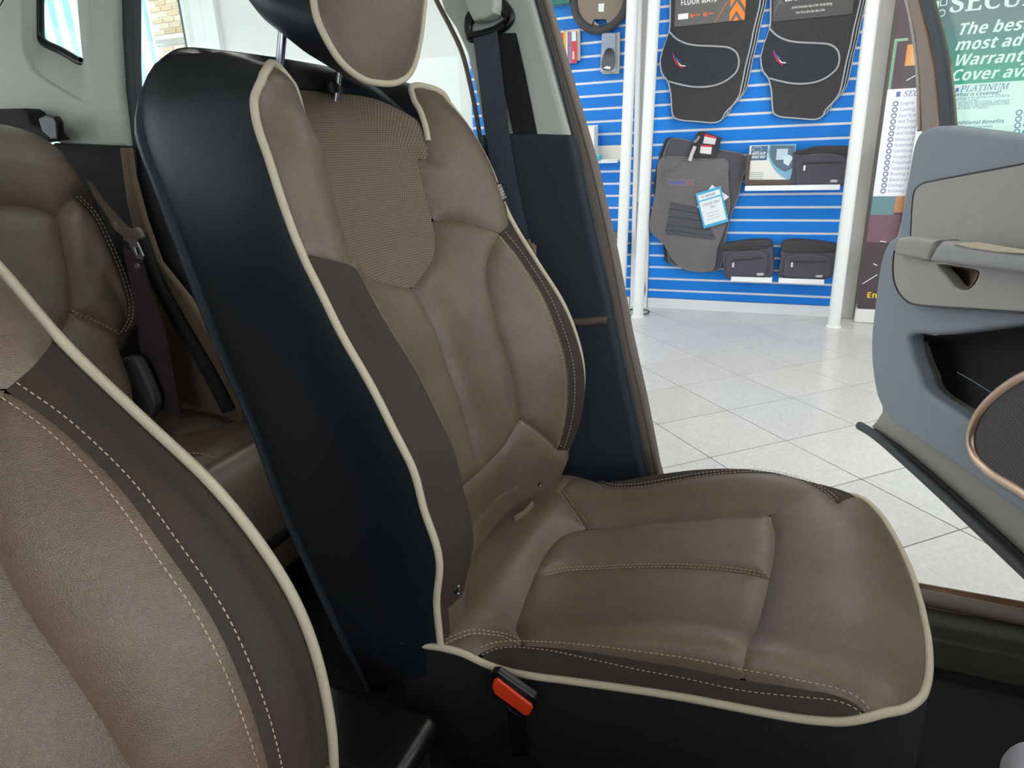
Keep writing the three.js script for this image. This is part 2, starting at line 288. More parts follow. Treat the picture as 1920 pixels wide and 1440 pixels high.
const backRows = [[0.62, [-0.05, -0.048, -0.04, -0.02, 0.006, 0.005, 0]], [0.8, [-0.088, -0.083, -0.067, -0.022, 0.02, 0.008, 0]], [0.93, [-0.102, -0.096, -0.076, -0.024, 0.022, 0.008, 0]], [1.05, [-0.085, -0.08, -0.065, -0.024, 0.022, 0.008, 0]], [1.2, [-0.092, -0.085, -0.068, -0.022, 0.012, 0.009, 0]], [1.345, [-0.105, -0.098, -0.066, -0.014, 0.006, 0.006, 0]], [1.4, [-0.14, -0.135, -0.1, -0.055, -0.026, -0.012, -0.004]]];
function rowsAt(rows, t, y) { t = Math.min(1.2, Math.abs(t)); const over = Math.max(0, t - 1) * 0.3; const v = rows.map(([k, g]) => [k, hermite(TK, g, t)]); return lin(v, y) - over; }
const backX = (z, y) => { const t = (z - ZC) / wB(y); const top = Math.max(0, y - 1.325); return pipeX(Math.max(-1, Math.min(1, t)), y) + rowsAt(backRows, t, y) - top * top * 9 * Math.max(0, 1 - Math.abs(t) * 1.9); };
const SB = (z, y) => V(backX(z, y), y, z), NB = V(1, 0.25, 0);
function hit(f, px, py, far = 3) {                                        // first crossing of a sight line with a surface f(p) = 0
  const d = ray(px, py), at = (s) => EYE.clone().addScaledVector(d, s); let s = 0.25, p0 = s, best = 9, sb = s;
  for (; s < far; s += 0.004) { const v = f(at(s)); if (v < best) { best = v; sb = s; } if (v < 0) break; p0 = s; }
  if (best >= 0) return at(sb);
  let a = p0, b = s; for (let i = 0; i < 24; i++) { const m = (a + b) / 2; if (f(at(m)) < 0) b = m; else a = m; }
  return at(b);
}
const onBack = (pts) => pts.map(([x, y]) => { const p = hit((q) => Math.abs((q.z - ZC) / wB(q.y)) > 1.12 || q.y < 0.5 || q.y > 1.45 ? 1 : q.x - backX(q.z, q.y), x, y); return [(p.z - ZC) / wB(p.y), p.y]; });
const zy = (pts) => pts.map(([t, y]) => [ZC + t * wB(y), y]);
const flip = (pts) => pts.map(([t, y]) => [-t, y]);
const rev = (pts) => pts.slice().reverse();

const seamInner = cr(onBack([[937, 437], [920, 470], [912, 500], [915, 540], [930, 600], [950, 670], [968, 740], [975, 785]]), 40);
const seamStitch = cr(onBack([[937, 437], [968, 475], [1003, 527], [1038, 600], [1058, 660], [1066, 720], [1062, 785], [1046, 845]]), 50);
const seamUpper = cr(onBack([[812, 414], [850, 411], [885, 418], [915, 428], [937, 437]]), 24);
const insertSide = [[-0.575, 1.335], [-0.555, 1.305], [-0.525, 1.272]].concat(onBack([[783, 300], [795, 355], [806, 395], [814, 430], [816, 468], [808, 495]]));
const insertLow = onBack([[808, 495], [790, 520], [770, 535]]);
const seatTop = [[-0.575, 1.335], [-0.5, 1.366], [-0.3, 1.382], [0, 1.385]];
const wingArc = [[-1, 1.25], [-1, 1.33], [-1, 1.355], [-0.985, 1.369], [-0.93, 1.381], [-0.84, 1.389], [-0.75, 1.391], [-0.69, 1.386], [-0.645, 1.37], [-0.605, 1.345], [-0.575, 1.32], [-0.555, 1.3]];
const arcS = cr(wingArc, 50);
const insSideS = cr(insertSide, 50), insLowS = cr([insertLow[0], insertLow[1], [-0.03, insertLow[2][1] - 0.002], [0, insertLow[2][1] - 0.002]], 14);
const yStitch0 = seamStitch[0][1], yStitch1 = seamStitch[seamStitch.length - 1][1];
const pipeRun = (y0, y1, n = 24) => Array.from({ length: n + 1 }, (_, i) => [-1, y0 + (y1 - y0) * i / n]);
const yPipeMid = yStitch0 + 0.03, yLow = yStitch1 - 0.03, yBot = 0.6;
const seamBottom = cr(onBack([[975, 790], [945, 838], [900, 885]]), 16);
seamBottom[seamBottom.length - 1][0] = 0;
const yC0 = seamBottom[seamBottom.length - 1][1], yC1 = insLowS[insLowS.length - 1][1];
const crossLow = cr([seamInner[seamInner.length - 1], seamStitch[seamStitch.length - 1]], 10);
const upToSeam = insSideS.filter((p) => p[1] > seamUpper[0][1]), belowSeam = insSideS.filter((p) => p[1] <= seamUpper[0][1]);
const panels = {
  wing: [...seamUpper, ...pipeRun(yPipeMid, 1.25), ...arcS, ...upToSeam.filter((p) => p[1] < 1.3)],
  center: [[0, yC1], ...rev(insLowS), ...rev(belowSeam), ...seamUpper, ...seamInner, ...seamBottom, [0, yC0]],
  bolster: [...seamInner, ...crossLow, ...rev(seamStitch)],
  strip: [...seamStitch, ...pipeRun(yLow, yPipeMid)],
};
const insertPoly = [...insSideS, ...insLowS, ...rev(flip(insLowS)), ...rev(flip(insSideS)), ...cr([...flip(seatTop), ...rev(seatTop)], 40)];
const lumbar = [...rev(seamBottom), ...crossLow, ...pipeRun(yLow, yBot), ...rev(flip(pipeRun(yLow, yBot))), ...rev(flip(crossLow)), ...flip(seamBottom)];
const flap = cr([[-0.52, 0.6], [-0.55, 0.655], [-0.5, 0.685], [-0.42, 0.69], [0, 0.692], [0.42, 0.69], [0.5, 0.685], [0.55, 0.655], [0.52, 0.6]], 50);

function seatBack(seat) {
  const pivot = V(-0.42, 0.64, ZC), g = sub('backrest', seat);
  g.position.copy(pivot);
  const add = (name, geo, m) => { const q = mesh(name, geo, m, g); q.position.copy(pivot).negate(); return q; };
  const mk = (poly, o) => panel(SB, NB, zy(poly), o);
  add('perforated_insert', mk(insertPoly, { puff: 0.005 }), mat.insert).userData.label = 'finely perforated upper centre panel';
  for (const f of [(p) => p, flip]) {
    add('shoulder_pad', mk(f(panels.wing), { puff: 0.012, sig: 0.016 }), mat.leather);
    add('centre_panel', mk(f(panels.center), { puff: 0.011, sig: 0.009 }), mat.leather);
    add('side_bolster', mk(f(panels.bolster), { puff: 0.011, sig: 0.009 }), mat.leather);
    const sp = f === flip ? [...seamStitch, [-0.77, yStitch1 - 0.05], [-0.74, yBot + 0.01], ...pipeRun(yBot + 0.01, yPipeMid)] : panels.strip;
    add('bolster_edge', mk(f(sp), { puff: 0.0025, sig: 0.008, sink: f === flip ? -0.004 : 0.002 }), mat.suede).userData.label = 'dark strip between seam and piping';
  }
  add('lumbar_panel', mk(lumbar, { puff: 0.01, sig: 0.009 }), mat.leather);
  add('lower_flap', mk(flap, { puff: 0.01, sig: 0.006, sink: -0.001 }), mat.leather);
  // piping along the whole edge
  const P3 = (pts, out = 0.002) => zy(pts).map(([z, y]) => SB(z, y).add(V(out, 0, 0)));
  const edge = [...pipeRun(yBot + 0.03, 1.24, 30), ...arcS.slice(1)];
  for (const f of [(p) => p, flip]) add('piping', tube(P3(f(edge)).map((p, i) => { if (f !== flip) return p.add(V(0, 0, -0.0015)); return p.add(V(0, 0, 0.001)); }), 0.0052, 220), mat.piping);
  // double stitching beside the seams
  const st = [];
  const off = (pts, d) => pts.map((p, i) => { const a = pts[Math.max(0, i - 1)], b = pts[Math.min(pts.length - 1, i + 1)], l = Math.hypot(b[0] - a[0], b[1] - a[1]); return [p[0] - (b[1] - a[1]) / l * d, p[1] + (b[0] - a[0]) / l * d]; });
  for (const f of [(p) => p, flip]) for (const [s, d] of [[seamStitch, 0.007], [seamStitch, -0.007], [crossLow, 0.006], [crossLow, -0.006]])
    st.push(stitches(off(zy(f(s)), d).map(([z, y]) => SB(z, y).add(V(0.0035, 0.0008, 0))).filter((_, i) => i % 2 === 0)));
  add('stitching', st, mat.thread).userData.kind = 'stuff';
  // side skin: from the front edge over the flanks to the hard rear shell
  const split = (A, B) => [...resample(A, 56), ...resample(B, 36).slice(1)];
  const peak = arcS.findIndex((p) => p[0] > -0.83 && p[1] > 1.378);
  const frontRow = (f) => split([...P3(f(pipeRun(yBot, 1.24, 30)), -0.001), ...P3(f(arcS.slice(1, peak)), -0.001)], [...P3(f(arcS.slice(peak - 1)), -0.001), ...P3(f(cr(seatTop, 16)), -0.001)]);
  const gz = ZC + 0.25, gpx = [[700, 1300], [610, 1110], [540, 950], [477, 780], [427, 670], [355, 480], [303, 340], [277, 270], [266, 205], [276, 150], [292, 122]].map(([x, y]) => { let p = atZ(x, y, gz); for (let i = 0; i < 4; i++) p = atZ(x, y, ZC + Math.min(0.25, wB(p.y) - 0.012)); return p; });
  const groove = split(cr(gpx.map((p) => p.toArray()), 80).map((p) => V(...p)), cr([gpx[10].toArray(), ...[[316, 103, 0.03], [343, 91, 0.06]].map(([x, y, d]) => atZ(x, y, gz - d).toArray()), [-0.762, 1.425, ZC + 0.11], [-0.764, 1.427, ZC]], 60).map((p) => V(...p)));
  const mirZ = (p) => V(p.x, p.y, 2 * ZC - p.z), both = (h) => [...h.map(mirZ), ...rev(h.slice(0, -1))];
  const rowsOf = (half, gr, s) => {
    const mid = half.map((p, i) => { const q = p.clone().lerp(gr[i], 0.45), k = Math.min(1, Math.max(0, (1.4 - q.y) * 4)); q.z += s * 0.014 * k; q.y += 0.012 * (1 - k) * Math.min(1, Math.abs((q.z - ZC) / 0.12)); return q; });
    const q1 = half.map((p, i) => { const q = p.clone().lerp(mid[i], 0.35); q.z += s * 0.007 * Math.min(1, Math.max(0, (1.36 - q.y) * 8)); return q; });
    const q3 = mid.map((p, i) => { const q = p.clone().lerp(gr[i], 0.6); q.z += s * 0.006; return q; });
    return [half, q1, mid, q3, gr];
  };
  const nearRows = rowsOf(frontRow(flip), groove, 1), farRows = rowsOf(frontRow((p) => p), groove.map(mirZ), -1);
  const flank = skin(farRows.map((h, i) => [...h, ...rev(nearRows[i].slice(0, -1))]));
  for (let i = 0, p = flank.attributes.position, u = flank.attributes.uv; i < p.count; i++) u.setXY(i, p.getX(i), p.getY(i) + p.getZ(i) * 0.5);
  add('side_cover', flank, mat.vinyl).userData.label = 'black vinyl flank cover';
  const gk = (x, y, z) => groove.map((p) => { const k = Math.max(0.12, Math.min(1, (1.4 - p.y) / 0.08)); return p.clone().add(V(x * k, y, z * Math.max(0.3, k))); }), g2 = gk(-0.004, 0, -0.012), g3 = gk(-0.009, 0.001, 0.003), g4 = gk(-0.024, -0.002, -0.004), g5 = gk(-0.038, -0.015, -0.06);
  const cap = groove.map((p) => V(p.x - 0.045, Math.min(p.y, 1.32), ZC));
  add('rear_shell', skin([groove, g2, g3, g4, g5, cap].map(both)), mat.shell).userData.label = 'hard grey-black backrest shell';
  // child-seat anchor marks low on the lumbar panel
  for (const [x, y] of [[1005, 904], [849, 1103]]) {
    const p = SB(...zy(onBack([[x, y]]))[0]).add(V(0.006, 0, 0));
    add('anchor_button', new THREE.SphereGeometry(0.006, 14, 10).scale(0.5, 1.25, 1).translate(p.x, p.y, p.z), mat.black);
    add('anchor_mark', [new THREE.SphereGeometry(0.0028, 10, 8).scale(0.5, 1.6, 1).translate(p.x + 0.003, p.y + 0.003, p.z - 0.001), new THREE.SphereGeometry(0.0018, 8, 6).translate(p.x + 0.003, p.y - 0.005, p.z + 0.002)], mat.steel);
  }
  return g;
}
// headrest: front pad, dark shell, piping, posts
function headrest(seat) {
  const pivot = V(-0.42, 0.64, ZC), g = sub('headrest', seat); g.position.copy(pivot);
  const add = (name, geo, m) => { const q = mesh(name, geo, m, g); q.position.copy(pivot).negate(); return q; };
  const X0 = (z, y) => -0.577 - 0.16 * (y - 1.38) - 0.25 * (z - ZC) ** 2, S = (z, y) => V(X0(z, y), y, z);
  const lo = cr([[585, -10], [592, 30], [609, 70], [638, 116], [678, 148], [710, 156], [745, 154], [770, 134], [787, 72], [795, 0]].map(([x, y]) => { let p = atX(x, y, -0.6); for (let i = 0; i < 5; i++) p = atX(x, y, X0(p.z, p.y)); return [p.z, p.y]; }), 70);
  const topY = 1.6, poly = [...lo, ...cr([lo[lo.length - 1], [ZC - 0.155, 1.56], [ZC - 0.1, topY], [ZC, topY + 0.008], [ZC + 0.1, topY], [ZC + 0.155, 1.56], lo[0]], 50).slice(1, -1)];
  add('face_pad', panel(S, V(1, 0, 0), poly, { puff: 0.016, sig: 0.03, sink: 0 }), mat.leather);
  const ring = poly.map(([z, y]) => S(z, y));
  add('piping', tube(ring.filter((_, i) => i % 2 === 0).map((p) => p.clone().add(V(0.001, 0, 0))), 0.0048, 200, true), mat.piping);
  const c = V(-0.6, 1.49, ZC), shrink = (k, dx, dy) => ring.map((p) => { const q = p.clone(); q.z = ZC + (p.z - ZC) * k; q.y = c.y + (p.y - c.y) * k + dy * Math.max(0, (1.62 - p.y) / 0.24); q.x += dx; return q; });
  add('shell', skin([shrink(1, 0, 0), shrink(1.015, -0.025, 0.006), shrink(1.0, -0.07, 0.03), shrink(0.9, -0.12, 0.055), shrink(0.78, -0.145, 0.07), shrink(0.4, -0.155, 0.06), shrink(0.02, -0.157, 0.04)], { closeU: true }), mat.vinyl);
  for (const s of [1, -1]) {
    add('post', tube([[-0.72, 1.36, ZC + s * 0.07], [-0.7, 1.42, ZC + s * 0.07], [-0.675, 1.5, ZC + s * 0.07]], 0.0062, 12), mat.steel);
    add('post_guide', [new THREE.CylinderGeometry(0.014, 0.016, 0.016, 20).translate(-0.719, 1.386, ZC + s * 0.07)], mat.black);
  }
  return g;
}
// cushion
const wC = 0.268;
const cushPipe = [[-0.48, 0.628], [-0.415, 0.632], [-0.377, 0.637], [-0.341, 0.629], [-0.298, 0.626], [-0.191, 0.642], [-0.073, 0.66], [0.06, 0.674], [0.13, 0.68], [0.22, 0.675]];
const cushRows = [[-0.46, [0.012, 0.011, 0.01, 0.01, 0.01, 0.008, 0]], [-0.36, [-0.002, 0, 0.002, 0.008, 0.016, 0.012, 0]], [-0.25, [-0.008, -0.006, -0.001, 0.012, 0.036, 0.03, 0]], [-0.12, [-0.003, -0.001, 0.004, 0.022, 0.056, 0.048, 0]], [0.0, [0.004, 0.006, 0.01, 0.026, 0.056, 0.048, 0]], [0.1, [0.014, 0.015, 0.017, 0.024, 0.032, 0.026, 0]], [0.2, [0.01, 0.01, 0.01, 0.01, 0.01, 0.006, 0]]];
const cushY = (z, x) => { const t = (z - ZC) / wC, e = Math.max(0, x - 0.1); return lin(cushPipe, x) + rowsAt(cushRows, t, x) - e * e * 1.6; };
const SC = (z, x) => V(x, cushY(z, x), z), NC = V(0, 1, 0);
const onCush = (pts) => pts.map(([x, y]) => { const p = hit((q) => Math.abs((q.z - ZC) / wC) > 1.1 || q.x < -0.5 || q.x > 0.25 ? 1 : q.y - cushY(q.z, q.x), x, y); return [(p.z - ZC) / wC, p.x]; });
const zx = (pts) => pts.map(([t, x]) => [ZC + t * wC, x]);
const outline = cr([[1, -0.46], [1, -0.3], [1, -0.1], [1, 0.06], [0.985, 0.105], [0.92, 0.145], [0.8, 0.172], [0.6, 0.192], [0.3, 0.205], [0, 0.208]], 90);
const cStitch = cr(onCush([[902, 1224], [930, 1213], [962, 1210], [1010, 1212], [1100, 1223], [1200, 1240], [1280, 1253], [1400, 1278], [1500, 1293], [1570, 1305], [1605, 1320], [1625, 1342], [1637, 1364]]), 60);
const cFar = cr(onCush([[1123, 903], [1150, 914], [1200, 912], [1260, 902], [1350, 888], [1440, 886], [1500, 899], [1545, 921], [1572, 944]]), 50);
const cPadBack = cr(onCush([[980, 1208], [968, 1180], [976, 1148], [1000, 1085], [1030, 1028], [1062, 1000], [1100, 990]]), 40);
const cPadFar = cr(onCush([[1100, 990], [1200, 981], [1300, 974], [1445, 965]]), 24);
const cCross = cr(onCush([[1445, 965], [1453, 1005], [1449, 1052], [1438, 1105], [1412, 1190], [1392, 1268]]), 30);
const cMid = cr(onCush([[1020, 1078], [1080, 1069], [1200, 1064], [1300, 1065], [1380, 1072], [1444, 1083]]), 30);
const cCornerFar = cr(onCush([[1050, 922], [1075, 955], [1100, 990]]), 10);
const cCornerNear = cr(onCush([[835, 1207], [862, 1195], [900, 1188], [940, 1193], [980, 1208]]), 20);
function nearestIdx(run, p) { let k = 0, d = 9; run.forEach((q, i) => { const e = (q[0] - p[0]) ** 2 * 0.07 + (q[1] - p[1]) ** 2; if (e < d) { d = e; k = i; } }); return k; }
function seatCushion(seat) {
  const g = sub('cushion', seat);
  const add = (name, geo, m) => mesh(name, geo, m, g), mk = (poly, o) => panel(SC, NC, zx(poly), o);
  const full = [...outline, ...rev(flip(outline)).slice(1)], near = outline, far = flip(outline);
  const iX = (run, x) => { let k = 0; while (k < run.length - 1 && run[k][1] < x) k++; return k; };
  // near edge strip, between stitched seam and piping
  const s0 = cStitch[0], s1 = cStitch[cStitch.length - 1];
  const n0 = iX(near, s0[1]), n1 = nearestIdx(near, s1);
  add('bolster_edge', mk([...cStitch, ...rev(near.slice(n0, n1 + 1))], { puff: 0.005 }), mat.suede).userData.label = 'dark strip beside the near piping';
  const f0 = iX(far, cFar[0][1]), f1 = nearestIdx(far, cFar[cFar.length - 1]);
  add('bolster_edge', mk([...cFar, ...rev(far.slice(f0, f1 + 1))], { puff: 0.004 }), mat.suede);
  // far bolster between the pad and the far stitched seam
  const cF = nearestIdx(far, cCornerFar[0]);
  const farSide = [...rev(cCornerFar), ...far.slice(cF, f0), ...cFar, ...rev(cPadFar)];
  add('side_bolster', mk(farSide, { puff: 0.008 }), mat.leather);
  // rear pad between the backrest and the pad
  const cN = iX(near, -0.415);
  const rear = [...cPadBack, ...rev(cCornerFar), ...rev(far.slice(0, cF + 4)), ...near.slice(0, cN), ...cCornerNear];
  add('rear_band', mk(rear, { puff: 0.01, sig: 0.02 }), mat.leather);
  add('corner_piece', mk([...cCornerNear, ...cStitch.slice(0, nearestIdx(cStitch, cCornerNear[cCornerNear.length - 1]) + 1).reverse(), ...rev(near.slice(cN, n0))], { puff: 0.005 }), mat.leather);
  // the pad, in two halves, and the front pad
  const k = nearestIdx(cPadBack, cMid[0]), m = nearestIdx(cCross, cMid[cMid.length - 1]);
  const st = cStitch.slice(nearestIdx(cStitch, cPadBack[0]), nearestIdx(cStitch, cCross[cCross.length - 1]) + 1);
  add('centre_pad', mk([...cPadBack.slice(k), ...cPadFar, ...cCross.slice(0, m + 1), ...rev(cMid)], { puff: 0.009 }), mat.leather);
  add('centre_pad', mk([...cPadBack.slice(0, k + 1), ...cMid, ...cCross.slice(m), ...rev(st)], { puff: 0.009 }), mat.leather);
  const fx = far.slice(f1), nx = near.slice(n1);
  add('front_pad', mk([...cCross, ...cStitch.slice(nearestIdx(cStitch, cCross[cCross.length - 1])), ...nx, ...rev(fx), ...rev(cFar).slice(0, 12), ], { puff: 0.009, sig: 0.016 }), mat.leather);
  const P3 = (run) => zx(run).map(([z, x]) => SC(z, x));
  add('piping', tube(P3(full).filter((_, i) => i % 2 === 0), 0.005, 260), mat.piping);
  const th = [], off = (pts, d) => pts.map((p, i) => { const a = pts[Math.max(0, i - 1)], b = pts[Math.min(pts.length - 1, i + 1)], l = Math.hypot(b[0] - a[0], b[1] - a[1]); return [p[0] - (b[1] - a[1]) / l * d, p[1] + (b[0] - a[0]) / l * d]; });
  for (const [s, ds] of [[cStitch, [0.0035, -0.0045]], [cFar, [0.004, -0.004]], [cMid, [0.004, -0.004]], [cCornerNear, [0.003, -0.003]], [cCornerFar, [0.004, -0.004]]]) for (const d of ds)
    th.push(stitches(off(zx(s), d).map(([z, x]) => SC(z, x).add(V(0, 0.0035, 0))).filter((_, i) => i % 2 === 0)));
  add('stitching', th, mat.thread).userData.kind = 'stuff';
  // skirt below the piping
  const ring = P3(full), low = (dy, out) => ring.map((p) => { const d = V(p.x + 0.12, 0, p.z - ZC); const q = p.clone(); q.y = p.y + (0.4 - p.y) * dy; const n = d.normalize(); q.x += n.x * out; q.z += n.z * out; return q; });
  add('skirt', skin([ring, low(0.1, 0.004), low(0.45, 0.006), low(0.85, -0.02), low(1, -0.05)]), mat.sideCloth).userData.label = 'black cloth skirt';
  // torn edge of the cover and label tags in the joint
  const hemM = M(0x7d6d5c, { roughness: 0.8 }), tg = (pts, dy) => { const c = onCush(pts).map(([t, x]) => SC(ZC + t * wC, x).add(V(0, dy, 0))); return strap(c, [V(0, 0.016, 0.006)], 0.001); };
  add('cover_hem', tg([[965, 985], [985, 972], [1000, 955]], 0.012), hemM);
  add('cover_hem', tg([[827, 1185], [836, 1168], [846, 1150]], 0.006), hemM);
  return g;
}
function seatBase(seat) {
  const g = mesh('seat_base', [box(-0.4, 0.12, 0.37, 0.6, ZC - 0.2, ZC + 0.2, 0.03), box(-0.42, 0.16, 0.31, 0.375, ZC - 0.2, ZC - 0.15, 0.008), box(-0.42, 0.16, 0.31, 0.375, ZC + 0.15, ZC + 0.2, 0.008)], mat.blackMatt, seat); return g;
}
const seat = thing('front_carseat', 'whole brown leather front seat with perforated insert and pale piping beside the open door', 'car seat');
seatBack(seat); headrest(seat); seatCushion(seat); seatBase(seat);
settle(seat);
const driver = seat.clone(); driver.name = numbered('front_carseat'); scene.add(driver);
tag(driver, 'nearest front seat leaning back, its brown bolster and pale piping filling the lower left corner', 'car seat');
driver.position.add(V(0.037, 0.009, 0.796));
for (const c of driver.children) if (c.name === 'backrest' || c.name === 'headrest') c.rotation.z = 0.296;
// ---------- the car's body around the seats ----------
Object.assign(mat, {
  trimPale: M(0xbcbeb4, { roughness: 0.75, bumpMap: T.grain, bumpScale: 0.0003 }),
  trimDark: M(0x232a33, { roughness: 0.7, bumpMap: T.grain, bumpScale: 0.0005 }),
  flange: M(0x6d6259, { roughness: 0.55 }),
  rubber: M(0x3b3d40, { roughness: 0.6 }),
  trimTan: M(0x6d5c4a, { roughness: 0.8, bumpMap: T.grain, bumpScale: 0.0004 }),
  carpet: M(0x24211f, { roughness: 1, map: T.carpet, bumpMap: T.fleck, bumpScale: 0.004 }),
  belt: M(0x343a44, { roughness: 0.7, bumpMap: T.ribs, bumpScale: 0.0005 }),
  beltBrown: M(0x372b2c, { roughness: 0.7, bumpMap: T.ribs, bumpScale: 0.0004 }),
  glass: P(0xf6fbfa, { roughness: 0, transmission: 1, thickness: 0, specularIntensity: 0.6 }),
  glassGreen: P(0xeef8f5, { roughness: 0, transmission: 1, thickness: 0, specularIntensity: 0.6 }),
  paint: P(0x6b4a2c, { roughness: 0.3, metalness: 0.3, clearcoat: 1, clearcoatRoughness: 0.05 }),
});
const car = thing('car_interior', 'open brown car with pale pillar trim, grey open door and black carpet', 'car');
const ZB = -1.29;
{
  const up = mesh('pillar_trim_upper', plateZ([[808, -60], [830, 20], [852, 52], [874, 100], [890, 170], [902, 232], [912, 300], [1000, 300], [1071, 256], [1052, 190], [1026, 95], [1000, 0], [985, -60]], ZB, 0.05, { bevel: 0.012, seg: 3 }), mat.trimPale, car);
  up.userData.label = 'pale grey-beige upper centre pillar trim';
  mesh('window_seal', tube([[800, -40], [823, 10], [845, 52], [866, 98], [882, 160], [896, 232], [905, 300], [915, 400]].map(([x, y]) => atZ(x, y, ZB - 0.02)), 0.005, 50), mat.flange, car);
  const lo = [[900, 253], [965, 250], [1070, 253], [1078, 280], [1110, 430], [1140, 560], [1160, 660], [1190, 800], [1213, 920], [1000, 925], [900, 600]];
  mesh('pillar_trim_lower', plateZ(lo, ZB + 0.018, 0.07, { bevel: 0.012, seg: 3 }), mat.trimDark, car).userData.label = 'blue-black lower centre pillar trim';
  mesh('trim_ridge', tube([[1050, 605], [1100, 603], [1128, 600], [1139, 602]].map(([x, y]) => atZ(x, y, ZB + 0.02)), 0.008, 30), mat.trimTan, car);  // tan colour paints the highlight along the dark trim's ledge
  mesh('pillar_flange', plateZ([[985, -60], [1003, 0], [1035, 110], [1073, 255], [1110, 415], [1140, 560], [1170, 690], [1224, 935], [1246, 935], [1232, 885], [1205, 750], [1178, 630], [1150, 480], [1110, 305], [1060, 135], [1021, 0], [1003, -60]], ZB - 0.015, 0.05, { bevel: 0.006 }), mat.flange, car).userData.label = 'brown flange and seal along the door opening';
  mesh('flange_seal', tube([[990, -60], [1007, 0], [1040, 115], [1077, 255], [1113, 412], [1145, 560], [1176, 700], [1215, 890]].map(([x, y]) => atZ(x, y, ZB - 0.009)), 0.0035, 60), mat.rubber, car);
  mesh('flange_seal', tube([[1003, -60], [1021, 0], [1060, 135], [1109, 305], [1149, 480], [1177, 630], [1204, 750], [1233, 890]].map(([x, y]) => atZ(x, y, ZB - 0.02)), 0.006, 60), mat.flange, car);
  // rear quarter: pale trim with the small window
  const zq = -1.28, out = cr([[42, -60], [42, 60], [46, 100], [62, 132], [110, 165], [156, 189], [169, 182], [173, 160], [165, 60], [158, -60]], 60), win = cr([[74, -60], [74, 30], [76, 70], [82, 79], [118, 97], [154, 116], [156, 112], [155, 108], [149, 50], [140, -60]], 60);
  mesh('quarter_trim', plateZ([[-120, -62], [40, -62], ...out, [160, -62], [213, -62], [216, 60], [223, 170], [236, 274], [130, 277], [95, 262], [60, 240], [-120, 215]].map((p) => p), zq, 0.03, { bevel: 0.008, seg: 3 }), mat.trimPale, car).userData.label = 'pale rear quarter trim around the small window';
  mesh('window_surround', skin([out.map(([x, y]) => atZ(x + (x - 110) * 0.16, y + (y - 60) * 0.16, zq - 0.02)), out.map(([x, y]) => atZ(x + (x - 110) * 0.06, y + (y - 60) * 0.06, zq - 0.004)), out.map(([x, y], i) => atZ(x * 0.6 + win[i][0] * 0.4, y * 0.6 + win[i][1] * 0.4, zq - 0.02)), win.map(([x, y]) => atZ(x, y, zq - 0.055))]), mat.trimPale, car);
  mesh('window_rubber', tube(win.slice(0, 36).map(([x, y]) => atZ(x, y, zq - 0.055)), 0.011, 80), mat.black, car);
  mesh('quarter_window', plateZ(win, zq - 0.062, 0.004, { bevel: 0 }), mat.glassGreen, car);
  mesh('door_seal', plateZ([[211, -62], [247, -62], [248, 120], [254, 255], [285, 330], [318, 430], [360, 520], [420, 640], [480, 760], [430, 760], [350, 600], [290, 520], [262, 430], [243, 330], [235, 265], [223, 170], [216, 60]], -1.3, 0.03, { bevel: 0.008 }), mat.rubber, car).userData.label = 'dark seal of the rear door opening';
  // lower rear: dark side panel, tan door trim, black seal
  mesh('side_panel', plateZ([[100, 268], [237, 274], [243, 330], [262, 420], [285, 520], [310, 700], [318, 800], [60, 800], [60, 300]], -1.262, 0.03, { bevel: 0.006 }), mat.blackMatt, car);
  mesh('side_trim', plateZ([[222, 277], [239, 277], [246, 330], [268, 410], [296, 490], [352, 560], [400, 640], [440, 715], [456, 800], [300, 800], [258, 470], [236, 380]], -1.255, 0.02, { bevel: 0.008 }), mat.trimTan, car).userData.label = 'tan lower side trim';
  mesh('opening_seal', tube([[262, 440], [284, 505], [318, 570], [356, 635], [398, 708], [430, 770]].map(([x, y]) => atZ(x, y, -1.245)), 0.019, 40), mat.blackMatt, car);
  mesh('rear_door_panel', box(-1.62, -0.42, 0.38, 0.94, -1.4, -1.335, 0.02), mat.trimTan, car);  // out of view; top lowered to let light onto the rear cushion
  mesh('rear_door_glass', box(-1.62, -0.44, 0.94, 1.75, -1.372, -1.368), mat.glass, car);
  // sill, floor, roof, bulkhead
  mesh('sill_seal', tube([[-0.6, 0.412, -1.335], [0, 0.41, -1.335], [0.29, 0.409, -1.335], [0.38, 0.408, -1.334], [0.7, 0.405, -1.33], [1.1, 0.42, -1.3]], 0.016, 60), mat.flange, car);
  mesh('sill_trim', [box(-0.6, 1.2, 0.30, 0.392, -1.335, -1.28, 0.012), box(-0.6, 1.2, 0.28, 0.365, -1.29, -1.268, 0.008)], M(0x514c45, { roughness: 0.7, bumpMap: T.grain, bumpScale: 0.0004 }), car).userData.label = 'grey plastic sill trim';
  mesh('sill_panel', box(-1.6, 1.2, 0.12, 0.39, -1.43, -1.34, 0.02), mat.paint, car);
  mesh('carpet', [box(-2.1, 1.1, 0.24, 0.3, -1.3, 0.45), box(1.0, 1.1, 0.3, 0.8, -1.3, 0.45)], mat.carpet, car).userData.label = 'black carpet';
  mesh('floor_mat', box(0.24, 0.8, 0.3, 0.312, -1.22, -0.66, 0.004), mat.carpet, car);
  mesh('headliner', box(-2.35, 0.3, 1.74, 1.79, -1.25, 0.62, 0.02), M(0xd6d4ca, { roughness: 1 }), car);  // unseen roof lining, made paler to bounce light onto the rear bench
  mesh('dashboard', [box(0.62, 1.05, 0.66, 0.98, -1.3, 0.5, 0.06)], mat.blackMatt, car);  // unseen dash, added to shade the footwell
  mesh('tailgate_panel', box(-2.4, -2.3, 0.3, 1.1, -1.3, 0.6, 0.02), mat.blackMatt, car);
  mesh('parcel_shelf', box(-2.32, -1.78, 1.1, 1.13, -1.2, 0.55, 0.008), mat.blackMatt, car);
}
